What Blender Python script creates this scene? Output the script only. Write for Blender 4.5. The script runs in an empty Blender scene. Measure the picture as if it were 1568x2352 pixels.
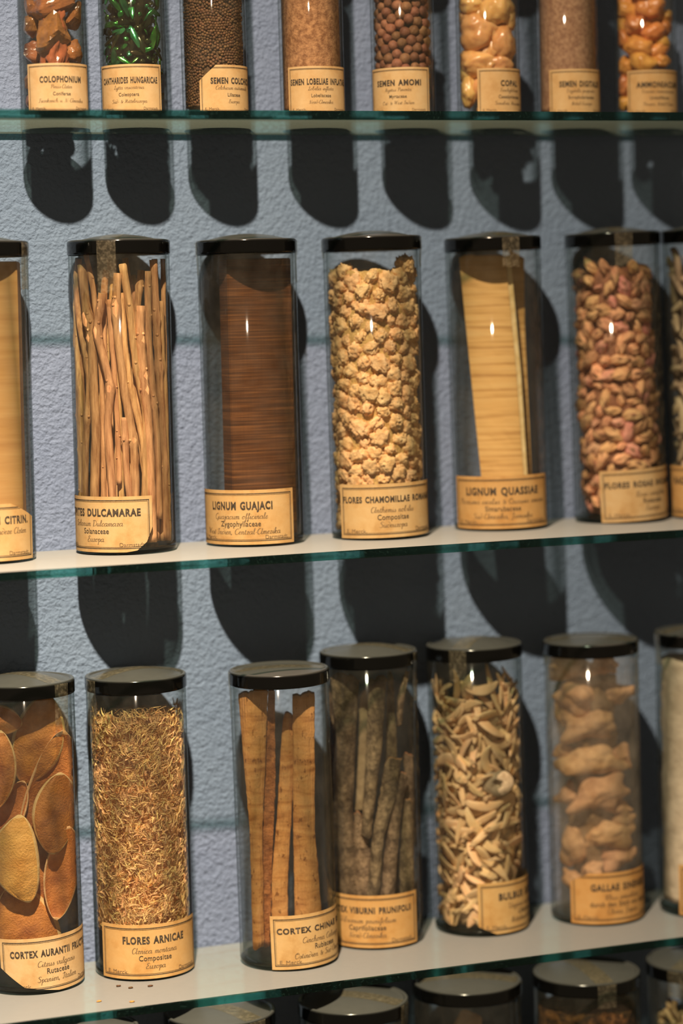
import bpy, bmesh, math, random
import numpy as np
from mathutils import Vector, Matrix, Euler, noise

S = bpy.context.scene
COL = S.collection
MM = 0.001
rng = random.Random(7)
nr = np.random.RandomState(7)

# ------------------------------------------------------------------ camera, light, exposure
CAM_P = np.array([-452.972954, -1185.054687, 114.980116])      # mm
YAW, PITCH, ROLL, FPX = 0.35200124, -0.08230114, -0.02645944, 5512.9707


def cam_axes():
    cy, sy, cp, sp, cr, sr = (math.cos(YAW), math.sin(YAW), math.cos(PITCH), math.sin(PITCH), math.cos(ROLL), math.sin(ROLL))
    f = np.array([sy * cp, cy * cp, sp]); r = np.array([cy, -sy, 0.0]); u = np.cross(r, f)
    return cr * r + sr * u, -sr * r + cr * u, f


CR, CU, CF = cam_axes()
cd = bpy.data.cameras.new('camera')
cam = bpy.data.objects.new('camera', cd)
COL.objects.link(cam)
cam.matrix_world = Matrix(((CR[0], CU[0], -CF[0], CAM_P[0] * MM), (CR[1], CU[1], -CF[1], CAM_P[1] * MM),
                           (CR[2], CU[2], -CF[2], CAM_P[2] * MM), (0, 0, 0, 1)))
cd.sensor_fit = 'VERTICAL'; cd.sensor_height = 36.0; cd.sensor_width = 24.0
cd.lens = FPX * 36.0 / 2352.0
cd.clip_start = 0.05; cd.clip_end = 20
cd.dof.use_dof = True; cd.dof.focus_distance = 1.178; cd.dof.aperture_fstop = 3.3; cd.dof.aperture_blades = 0
S.camera = cam

W = bpy.data.worlds.new('room_light'); S.world = W; W.use_nodes = True
W.node_tree.nodes['Background'].inputs[0].default_value = (1.0, 0.76, 0.47, 1)
W.node_tree.nodes['Background'].inputs[1].default_value = 0.125

ld = bpy.data.lights.new('halogen_spot', 'SPOT')
ld.energy = 100.0; ld.color = (1.0, 0.795, 0.565); ld.shadow_soft_size = 0.009
ld.spot_size = math.radians(140); ld.spot_blend = 0.5
lo = bpy.data.objects.new('halogen_spot', ld); COL.objects.link(lo)
lo.location = (-0.3089, -0.5867, 0.7752)
BEAM = (Vector((-0.18, 0.0, -0.72)) - lo.location).normalized()
lo.rotation_euler = BEAM.to_track_quat('-Z', 'Y').to_euler()
# reflector lamp: bright core, wide dim skirt
ld.use_nodes = True
lt = ld.node_tree; em = lt.nodes['Emission']
gg = lt.nodes.new('ShaderNodeNewGeometry'); dt = lt.nodes.new('ShaderNodeVectorMath'); dt.operation = 'DOT_PRODUCT'
dt.inputs[1].default_value = BEAM
lt.links.new(gg.outputs['Incoming'], dt.inputs[0])


def lmath(op, a, b=0.0):
    n = lt.nodes.new('ShaderNodeMath'); n.operation = op
    for i, x in enumerate((a, b)):
        if isinstance(x, (int, float)): n.inputs[i].default_value = x
        else: lt.links.new(x, n.inputs[i])
    return n.outputs[0]


ang = lmath('ARCCOSINE', lmath('MINIMUM', lmath('ABSOLUTE', dt.outputs['Value']), 0.9999))
lt.links.new(lmath('MULTIPLY', lmath('EXPONENT', lmath('DIVIDE', ang, -0.28)), 2.9), em.inputs['Strength'])

S.view_settings.view_transform = 'Standard'; S.view_settings.look = 'None'
S.view_settings.gamma = 1.0; S.view_settings.exposure = 0.0
S.view_settings.use_curve_mapping = False
S.cycles.transparent_max_bounces = 48
S.cycles.max_bounces = 12; S.cycles.transmission_bounces = 12; S.cycles.glossy_bounces = 8; S.cycles.diffuse_bounces = 3
S.cycles.caustics_reflective = False; S.cycles.caustics_refractive = False
S.cycles.sample_clamp_indirect = 4.0
S.cycles.use_denoising = True

# ------------------------------------------------------------------ materials


class NT:
    def __init__(self, name):
        self.m = bpy.data.materials.new(name); self.m.use_nodes = True
        self.t = self.m.node_tree; self.t.nodes.clear()
        self.out = self.n('ShaderNodeOutputMaterial')

    def n(self, typ, **kw):
        nd = self.t.nodes.new(typ)
        for k, v in kw.items(): setattr(nd, k, v)
        return nd

    def l(self, a, b): self.t.links.new(a, b)

    def math(self, op, a, b=None, clamp=False):
        nd = self.n('ShaderNodeMath', operation=op); nd.use_clamp = clamp
        for i, x in enumerate((a, b)):
            if x is None: continue
            if isinstance(x, (int, float)): nd.inputs[i].default_value = x
            else: self.l(x, nd.inputs[i])
        return nd.outputs[0]

    def mix(self, f, a, b):
        nd = self.n('ShaderNodeMixShader')
        if isinstance(f, (int, float)): nd.inputs[0].default_value = f
        else: self.l(f, nd.inputs[0])
        self.l(a, nd.inputs[1]); self.l(b, nd.inputs[2]); return nd.outputs[0]

    def mixc(self, f, a, b):
        nd = self.n('ShaderNodeMix', data_type='RGBA')
        if isinstance(f, (int, float)): nd.inputs[0].default_value = f
        else: self.l(f, nd.inputs[0])
        for i, x in ((6, a), (7, b)):
            if isinstance(x, tuple): nd.inputs[i].default_value = (*x, 1)
            else: self.l(x, nd.inputs[i])
        return nd.outputs[2]

    def cosang(self):
        g = self.n('ShaderNodeNewGeometry'); d = self.n('ShaderNodeVectorMath', operation='DOT_PRODUCT')
        self.l(g.outputs['Normal'], d.inputs[0]); self.l(g.outputs['Incoming'], d.inputs[1])
        return self.math('ABSOLUTE', d.outputs['Value']), g

    def tex(self, scale=(1, 1, 1), kind='NOISE', s=500.0, detail=4, rough=0.6, dist=0.0):
        tc = self.n('ShaderNodeTexCoord'); mp = self.n('ShaderNodeMapping'); mp.inputs['Scale'].default_value = scale
        self.l(tc.outputs['Object'], mp.inputs[0])
        if kind == 'NOISE':
            x = self.n('ShaderNodeTexNoise'); x.inputs['Scale'].default_value = s; x.inputs['Detail'].default_value = detail
            x.inputs['Roughness'].default_value = rough; x.inputs['Distortion'].default_value = dist
            self.l(mp.outputs[0], x.inputs['Vector']); return x.outputs['Fac']
        x = self.n('ShaderNodeTexVoronoi'); x.inputs['Scale'].default_value = s
        self.l(mp.outputs[0], x.inputs['Vector']); return x.outputs['Distance']

    def ramp(self, f, stops):
        nd = self.n('ShaderNodeValToRGB'); e = nd.color_ramp.elements
        while len(e) < len(stops): e.new(0.5)
        for el, (p, c) in zip(e, stops): el.position = p; el.color = (*c, 1)
        self.l(f, nd.inputs[0]); return nd.outputs[0]

    def bump(self, h, strength, dist):
        b = self.n('ShaderNodeBump'); b.inputs['Strength'].default_value = strength; b.inputs['Distance'].default_value = dist
        self.l(h, b.inputs['Height']); return b.outputs[0]

    def done(self, sh): self.l(sh, self.out.inputs[0]); return self.m


def stuff_mat(name, c1, c2, s=400.0, scale=(1, 1, 1), detail=5, rough=0.75, bump=0.5, bdist=0.0006, bs=None, var=0.25, hue=0.015,
              spec=0.25, metal=0.0, sss=0.0, lo=0.3, hi=0.7, island=False, trans=0.0):
    t = NT(name)
    f = t.tex(scale, s=s, detail=detail)
    col = t.ramp(f, ((lo, c1), (hi, c2)))
    if island: rnd = t.n('ShaderNodeNewGeometry').outputs['Random Per Island']
    else: rnd = t.n('ShaderNodeObjectInfo').outputs['Random']
    hs = t.n('ShaderNodeHueSaturation')
    t.l(t.math('ADD', t.math('MULTIPLY', rnd, 2 * var), 1 - var), hs.inputs['Value'])
    r2 = t.math('FRACT', t.math('MULTIPLY', rnd, 7.31))
    t.l(t.math('ADD', t.math('MULTIPLY', r2, 2 * hue), 0.5 - hue), hs.inputs['Hue'])
    t.l(col, hs.inputs['Color'])
    p = t.n('ShaderNodeBsdfPrincipled')
    t.l(hs.outputs[0], p.inputs['Base Color']); p.inputs['Roughness'].default_value = rough
    p.inputs['Specular IOR Level'].default_value = spec; p.inputs['Metallic'].default_value = metal
    if sss:
        p.inputs['Subsurface Weight'].default_value = sss; p.inputs['Subsurface Radius'].default_value = (1, 0.45, 0.15)
        p.inputs['Subsurface Scale'].default_value = 0.006
    if bump:
        h = t.tex(scale, s=bs or s * 2, detail=detail)
        t.l(t.bump(h, bump, bdist), p.inputs['Normal'])
    sh = p.outputs[0]
    if trans:
        tr = t.n('ShaderNodeBsdfTranslucent'); t.l(hs.outputs[0], tr.inputs[0]); sh = t.mix(trans, sh, tr.outputs[0])
    return t.done(sh)


def glass_thin(name, dust=0.02, dustc=(0.8, 0.72, 0.6), tint=(0.34, 0.41, 0.38)):
    t = NT(name); c, g = t.cosang()
    inv = t.math('SUBTRACT', 1.0, c)
    fr = t.math('ADD', t.math('MULTIPLY', t.math('POWER', inv, 5.0), 0.5), 0.018)
    tr = t.n('ShaderNodeBsdfTransparent')
    t.l(t.mixc(t.math('POWER', inv, 4.5), (0.995, 0.998, 0.995), tint), tr.inputs[0])
    gl = t.n('ShaderNodeBsdfGlossy'); gl.inputs['Roughness'].default_value = 0.04
    df = t.n('ShaderNodeBsdfDiffuse'); df.inputs[0].default_value = (*dustc, 1)
    blot = t.ramp(t.tex(s=60, detail=6), ((0.35, (0.4,) * 3), (0.7, (1.6,) * 3)))
    dw = t.math('MULTIPLY', blot, dust, True)
    a = t.mix(dw, tr.outputs[0], df.outputs[0])
    return t.done(t.mix(fr, a, gl.outputs[0]))


def glass_solid(name, col):
    t = NT(name)
    r = t.n('ShaderNodeBsdfRefraction'); r.inputs[0].default_value = (*col, 1); r.inputs['IOR'].default_value = 1.5; r.inputs['Roughness'].default_value = 0.02
    tr = t.n('ShaderNodeBsdfTransparent'); tr.inputs[0].default_value = (*col, 1)
    gl = t.n('ShaderNodeBsdfGlossy'); gl.inputs['Roughness'].default_value = 0.03
    c, g = t.cosang()
    fr = t.math('ADD', t.math('MULTIPLY', t.math('POWER', t.math('SUBTRACT', 1.0, c), 5.0), 0.9), 0.04)
    return t.done(t.mix(fr, t.mix(0.5, r.outputs[0], tr.outputs[0]), gl.outputs[0]))


def shelf_face(name, tau, transl, dcol):
    t = NT(name); c, g = t.cosang()
    al = t.math('SUBTRACT', 1.0, t.math('EXPONENT', t.math('DIVIDE', -tau, t.math('MAXIMUM', c, 0.02))))
    df = t.n('ShaderNodeBsdfDiffuse'); tl = t.n('ShaderNodeBsdfTranslucent')
    spots = t.tex(s=260, detail=8)
    dc = t.ramp(spots, ((0.2, tuple(0.95 * x for x in dcol)), (0.75, dcol)))
    t.l(dc, df.inputs[0]); t.l(dc, tl.inputs[0])
    dust = t.mix(transl, df.outputs[0], tl.outputs[0])
    tr = t.n('ShaderNodeBsdfTransparent'); tr.inputs[0].default_value = (0.94, 0.98, 0.96, 1)
    body = t.mix(al, tr.outputs[0], dust)
    gl = t.n('ShaderNodeBsdfGlossy'); gl.inputs['Roughness'].default_value = 0.22
    fr = t.math('MULTIPLY', t.math('POWER', t.math('SUBTRACT', 1.0, c), 5.0), 0.22)
    outside = t.mix(fr, body, gl.outputs[0])
    # inside of the slab: total reflection for shallow rays, clear for steep ones
    gi = t.n('ShaderNodeBsdfGlossy'); gi.inputs['Roughness'].default_value = 0.04; gi.inputs[0].default_value = (0.80, 0.95, 0.91, 1)
    ti = t.n('ShaderNodeBsdfTransparent'); ti.inputs[0].default_value = (0.94, 0.98, 0.96, 1)
    inside = t.mix(t.math('LESS_THAN', c, 0.42), ti.outputs[0], gi.outputs[0])
    return t.done(t.mix(g.outputs['Backfacing'], outside, inside))


def shelf_edge(name, clear, ccol):
    t = NT(name); c, g = t.cosang()
    r = t.n('ShaderNodeBsdfRefraction'); r.inputs['IOR'].default_value = 1.5; r.inputs['Roughness'].default_value = 0.05
    r.inputs[0].default_value = (0.56, 0.92, 0.87, 1)
    tr = t.n('ShaderNodeBsdfTransparent'); tr.inputs[0].default_value = (*ccol, 1)
    gl = t.n('ShaderNodeBsdfGlossy'); gl.inputs['Roughness'].default_value = 0.15
    df = t.n('ShaderNodeBsdfDiffuse'); df.inputs[0].default_value = (0.03, 0.075, 0.065, 1)
    fr = t.math('ADD', t.math('MULTIPLY', t.math('POWER', t.math('SUBTRACT', 1.0, c), 5.0), 0.9), 0.03)
    spk = t.math('GREATER_THAN', t.tex(s=900, detail=2), 0.62)
    b = t.mix(clear, r.outputs[0], tr.outputs[0])
    b = t.mix(t.math('ADD', t.math('MULTIPLY', spk, 0.15), 0.01), b, df.outputs[0])
    return t.done(t.mix(fr, b, gl.outputs[0]))


def wall_mat():
    t = NT('stippled_blue_paint')
    p = t.n('ShaderNodeBsdfPrincipled'); p.inputs['Roughness'].default_value = 0.7; p.inputs['Specular IOR Level'].default_value = 0.2
    col = t.ramp(t.tex(s=14, detail=5), ((0.3, (0.190, 0.250, 0.400)), (0.7, (0.214, 0.277, 0.428))))
    t.l(col, p.inputs['Base Color'])
    a = t.tex(s=400, detail=2.5, rough=0.55, dist=0.2); b = t.tex(s=170, detail=2)
    h = t.math('ADD', a, t.math('MULTIPLY', b, 0.8))
    t.l(t.bump(h, 0.8, 0.0016), p.inputs['Normal'])
    return t.done(p.outputs[0])


def paper_mat():
    t = NT('aged_label_paper')
    a = t.tex(s=70, detail=8, rough=0.65); b = t.tex(s=420, detail=6)
    base = t.ramp(a, ((0.30, (0.42, 0.24, 0.095)), (0.48, (0.56, 0.375, 0.19)), (0.72, (0.61, 0.455, 0.27))))
    m = t.mixc(t.math('MULTIPLY', b, 0.35), base, (0.42, 0.25, 0.10))
    oi = t.n('ShaderNodeObjectInfo')
    mu = t.n('ShaderNodeMix', data_type='RGBA', blend_type='MULTIPLY'); mu.inputs[0].default_value = 1
    t.l(m, mu.inputs[6]); t.l(oi.outputs['Color'], mu.inputs[7])
    p = t.n('ShaderNodeBsdfPrincipled'); t.l(mu.outputs[2], p.inputs['Base Color'])
    p.inputs['Roughness'].default_value = 0.65; p.inputs['Specular IOR Level'].default_value = 0.25
    t.l(t.bump(b, 0.25, 0.0003), p.inputs['Normal'])
    return t.done(p.outputs[0])


def ink_mat(name, c):
    t = NT(name); p = t.n('ShaderNodeBsdfPrincipled')
    p.inputs['Roughness'].default_value = 0.8; p.inputs['Specular IOR Level'].default_value = 0.1
    t.l(t.ramp(t.tex(s=900, detail=4), ((0.35, c), (0.75, tuple(min(1, 2.4 * x + 0.03) for x in c)))), p.inputs['Base Color'])
    return t.done(p.outputs[0])


def lid_mat():
    t = NT('black_bakelite'); p = t.n('ShaderNodeBsdfPrincipled')
    c, g = t.cosang(); sep = t.n('ShaderNodeSeparateXYZ'); t.l(g.outputs['Normal'], sep.inputs[0])
    up = t.math('POWER', t.math('MAXIMUM', sep.outputs['Z'], 0.0), 2.0)      # dust on the upward faces; their grey also paints in the wall's sheen
    d = t.math('MULTIPLY', up, t.math('ADD', t.math('MULTIPLY', t.tex(s=180, detail=6), 0.2), 0.75))
    t.l(t.mixc(d, (0.003, 0.003, 0.003), (0.085, 0.085, 0.081)), p.inputs['Base Color'])
    t.l(t.math('ADD', t.math('MULTIPLY', up, 0.2), 0.09), p.inputs['Roughness']); p.inputs['Specular IOR Level'].default_value = 0.4
    return t.done(p.outputs[0])


def tape_mat():
    t = NT('clear_yellowed_tape'); c, g = t.cosang()
    tr = t.n('ShaderNodeBsdfTransparent'); tr.inputs[0].default_value = (0.93, 0.88, 0.76, 1)
    df = t.n('ShaderNodeBsdfDiffuse'); df.inputs[0].default_value = (0.55, 0.46, 0.32, 1)
    gl = t.n('ShaderNodeBsdfGlossy'); gl.inputs['Roughness'].default_value = 0.18
    a = t.ramp(t.tex(s=500, detail=6), ((0.45, (0.05,) * 3), (0.8, (0.28,) * 3)))
    fr = t.math('ADD', t.math('MULTIPLY', t.math('POWER', t.math('SUBTRACT', 1.0, c), 4.0), 0.6), 0.07)
    nm = t.bump(t.tex(s=250, detail=4), 0.5, 0.0004); t.l(nm, gl.inputs['Normal'])
    return t.done(t.mix(fr, t.mix(a, tr.outputs[0], df.outputs[0]), gl.outputs[0]))


def wood_mat(name, c1, c2, c3, s=60.0, along=(1, 1, 12), rough=0.6, fine=(40, 40, 3)):
    """Grain lines: stretched noise; `along` is large on the axis across the lines."""
    t = NT(name)
    a = t.tex(along, s=s, detail=6, rough=0.6, dist=0.3); b = t.tex(fine, s=s, detail=3)
    col = t.ramp(a, ((0.30, c1), (0.5, c2), (0.68, c3)))
    m = t.mixc(t.math('MULTIPLY', b, 0.45), col, c1)
    p = t.n('ShaderNodeBsdfPrincipled'); t.l(m, p.inputs['Base Color']); p.inputs['Roughness'].default_value = rough
    p.inputs['Specular IOR Level'].default_value = 0.2
    t.l(t.bump(a, 0.4, 0.0005), p.inputs['Normal'])
    return t.done(p.outputs[0])


M = {}
M['wall'] = wall_mat()
M['jar'] = glass_thin('jar_glass', 0.012)
M['jar_hazy'] = glass_thin('dusty_jar_glass', 0.07, (0.70, 0.60, 0.48))
M['jar_base'] = glass_solid('jar_base_glass', (0.80, 0.88, 0.82))
M['top'] = shelf_face('shelf_frosted_top', 0.22, 0.25, (0.44, 0.445, 0.44))
M['bottom'] = shelf_face('shelf_underside', 0.035, 0.55, (0.36, 0.41, 0.35))
M['edge'] = shelf_edge('shelf_front_edge_green', 0.6, (0.58, 0.80, 0.76))
M['back_edge'] = shelf_edge('shelf_back_edge_green', 0.25, (0.10, 0.36, 0.32))
M['paper'] = paper_mat()
M['ink'] = ink_mat('black_printing_ink', (0.035, 0.026, 0.018))
M['ink2'] = ink_mat('faded_script_ink', (0.10, 0.064, 0.033))
M['lid'] = lid_mat()
M['tape'] = tape_mat()

# ------------------------------------------------------------------ mesh helpers (all lengths in mm)


def link(name, me, parent=None):
    o = bpy.data.objects.new(name, me); COL.objects.link(o)
    if parent: o.parent = parent
    return o


def mesh(name, vs, fs, mats, fm=None, smooth=True):
    me = bpy.data.meshes.new(name)
    me.from_pydata((np.asarray(vs, float) * MM).tolist(), [], [tuple(int(i) for i in f) for f in fs])
    for m in mats: me.materials.append(m)
    if fm is not None: me.polygons.foreach_set('material_index', np.asarray(fm, dtype=np.int32))
    me.polygons.foreach_set('use_smooth', np.full(len(me.polygons), smooth))
    me.update(); return me


def bm_mesh(name, bm, mats, smooth=True):
    for v in bm.verts: v.co *= MM
    me = bpy.data.meshes.new(name); bm.to_mesh(me); bm.free()
    for m in mats: me.materials.append(m)
    me.polygons.foreach_set('use_smooth', np.full(len(me.polygons), smooth)); me.update(); return me


def tag(o, label, cat, group=None, kind=None):
    o['label'] = label; o['category'] = cat
    if group: o['group'] = group
    if kind: o['kind'] = kind
    return o


def lathe(prof, n=72, closed=False):
    vs, fs, idx = [], [], []
    for r, z in prof:
        if r < 1e-6: idx.append([len(vs)] * n); vs.append((0, 0, z))
        else:
            idx.append(list(range(len(vs), len(vs) + n)))
            vs += [(r * math.cos(2 * math.pi * k / n), r * math.sin(2 * math.pi * k / n), z) for k in range(n)]
    rows = list(zip(idx[:-1], idx[1:])) + ([(idx[-1], idx[0])] if closed else [])
    for a, b in rows:
        for k in range(n):
            q = []
            for i in (a[k], a[(k + 1) % n], b[(k + 1) % n], b[k]):
                if i not in q: q.append(i)
            if len(q) > 2: fs.append(q)
    return vs, fs


def fbm(p, f, seed, octv=4):
    return noise.fractal(Vector((p[0] * f + seed * 3.7, p[1] * f - seed * 1.9, p[2] * f + seed * 5.3)), 1.0, 2.0, octv)


def lump(name, seed, size, mat, sub=3, amp=0.25, freq=1.4, octv=4, facet=None, amp2=0, freq2=6):
    """A knobbly stone-like piece; facet = number of planes that cut it to a broken chunk."""
    bm = bmesh.new(); bmesh.ops.create_icosphere(bm, subdivisions=sub, radius=1.0)
    r = random.Random(seed)
    planes = []
    for k in range(facet or 0):
        d = Vector((r.gauss(0, 1), r.gauss(0, 1), r.gauss(0, 1))).normalized(); planes.append((d, r.uniform(0.5, 0.82)))
    for v in bm.verts:
        p = v.co.copy()
        for d, h in planes:
            k = p.dot(d)
            if k > h: p *= h / k
        q = p * (1 + amp * fbm(v.co, freq, seed, octv) + (amp2 * fbm(v.co, freq2, seed + 50, 3) if amp2 else 0))
        v.co = Vector((q.x * size[0], q.y * size[1], q.z * size[2]))
    return bm_mesh(name, bm, [mat], smooth=not facet)


def tube(pts, rad, n=9, caps=True):
    vs, fs = [], []
    pts = [Vector(p) for p in pts]
    up = Vector((0.31, 0.95, 0.05))
    for i, p in enumerate(pts):
        d = (pts[min(i + 1, len(pts) - 1)] - pts[max(i - 1, 0)]).normalized()
        a = d.cross(up).normalized(); b = d.cross(a)
        r = rad[i] if hasattr(rad, '__len__') else rad
        for k in range(n):
            t = 2 * math.pi * k / n
            vs.append(p + (a * math.cos(t) + b * math.sin(t)) * r)
    for i in range(len(pts) - 1):
        for k in range(n):
            fs.append((i * n + k, i * n + (k + 1) % n, (i + 1) * n + (k + 1) % n, (i + 1) * n + k))
    if caps: fs += [tuple(range(n))[::-1], tuple(range((len(pts) - 1) * n, len(pts) * n))]
    return [tuple(v) for v in vs], fs


# ------------------------------------------------------------------ the wall and the shelves
bm = bmesh.new(); bmesh.ops.create_cube(bm, size=1.0)
for v in bm.verts: v.co = Vector((v.co.x * 1800 + 160, v.co.y * 30 + 15, v.co.z * 1900 + 60))
wall = link('wall_back', bm_mesh('wall_back', bm, [M['wall']], False)); wall['kind'] = 'structure'
WM = 0.02585                                   # the wall runs slightly away from the shelf fronts
wall.location = (-0.1, 0, 0); wall.rotation_euler = (0, 0, math.atan(WM))

ZS = {1: 212.2607, 2: 0.0, 3: -212.6148, 4: -397.0}
DEPTH, THICK, GAP = 93.57, 4.19, 3.0


def shelf(z, label):
    bm = bmesh.new(); bmesh.ops.create_cube(bm, size=1.0)
    for v in bm.verts:
        v.co = Vector((v.co.x * 1300 + 40, v.co.y * (DEPTH - GAP) - (DEPTH + GAP) / 2, v.co.z * THICK - THICK / 2))
        if v.co.y > -DEPTH / 2: v.co.y = -GAP + WM * (v.co.x + 100)
    es = [e for e in bm.edges if abs(e.verts[0].co.y + DEPTH) < .01 and abs(e.verts[1].co.y + DEPTH) < .01 and abs(e.verts[0].co.z - e.verts[1].co.z) < .01]
    bmesh.ops.bevel(bm, geom=es, offset=0.45, segments=1, affect='EDGES')
    for f in bm.faces:
        f.normal_update(); f.material_index = 0 if f.normal.z > .95 else (1 if f.normal.z < -.95 else (3 if f.normal.y > .9 else 2))
    o = link('glass_shelf', bm_mesh('glass_shelf', bm, [M['top'], M['bottom'], M['edge'], M['back_edge']], False))
    o.location = (0, 0, z * MM)
    return tag(o, label, 'shelf')


shelf(ZS[1], 'green-edged glass shelf at the top, carrying the eight narrow jars, seen from below')
shelf(ZS[2], 'green-edged glass shelf across the middle, carrying the twig jar and rosebud jar')
shelf(ZS[3], 'green-edged glass shelf near the bottom, carrying the orange peel jar and bark jars')
shelf(ZS[4], 'glass shelf under the bottom row of jars showing only their black lids')

# ------------------------------------------------------------------ jars


class Jar: pass


JARS = {}


def lid_height(r, Rl, dome):
    if r < Rl - 3: return dome * (1 - (r / (Rl - 3)) ** 2) - 0.6
    pr = [(Rl - 3, -0.6), (Rl - 2.6, -0.6), (Rl - 2.2, -0.1), (Rl - 1.2, .15), (Rl - .4, -.2), (Rl, -.9)]
    for (r0, z0), (r1, z1) in zip(pr[:-1], pr[1:]):
        if r <= r1: return z0 + (z1 - z0) * (r - r0) / (r1 - r0)
    return -.9


GLASS_CACHE = {}


def text_pts(body, offset, shear=0.0, track=1.0):
    cu = bpy.data.curves.new('lettering', 'FONT'); cu.body = body; cu.size = 1.0; cu.offset = offset; cu.shear = shear
    cu.resolution_u = 3; cu.align_x = 'LEFT'; cu.space_character = track; cu.space_word = 1.0 + (track - 1) * 3
    o = bpy.data.objects.new('lettering', cu); COL.objects.link(o)
    dg = bpy.context.evaluated_depsgraph_get(); dg.update()
    me = bpy.data.meshes.new_from_object(o.evaluated_get(dg))
    v = np.array([x.co[:2] for x in me.vertices]) if len(me.vertices) else np.zeros((0, 2))
    f = [tuple(p.vertices) for p in me.polygons]
    bpy.data.objects.remove(o); bpy.data.curves.remove(cu); bpy.data.meshes.remove(me)
    return v, f


# round-hand lettering of the second and fourth lines: pen strokes, x-height 1, capitals 2
_A = [(.75, .85), (.45, 1), (.1, .7), (.05, .3), (.3, 0), (.6, .25), (.75, .9)]
_H = [(0, .2), (.3, 1.2), (.4, 1.9), (.2, 2), (.12, 1), (.1, 0)]
_U = [(0, .6), (.15, 1), (.12, .3), (.3, 0), (.6, .4), (.68, 1)]
_P = [[(.35, 1.8), (.3, .2), (.05, 0)], [(0, 1.6), (.4, 2), (.95, 1.8), (.9, 1.2), (.4, 1)]]
_C = [(1.0, 1.6), (.8, 2), (.3, 1.7), (.05, .9), (.25, .1), (.7, 0), (1.1, .4)]
_O = [(.6, 2), (.1, 1.4), (.15, .3), (.6, 0), (1.1, .6), (1.0, 1.6), (.6, 2), (.5, 1.6), (.9, 1.5)]
_F = [[(0, 1.7), (.4, 2), (1.1, 1.9)], [(.6, 1.95), (.5, .3), (.2, 0), (0, .2)]]
_G = [(.75, 1), (.7, -.5), (.4, -1), (.1, -.7), (.4, -.2), (1, .2)]
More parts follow.
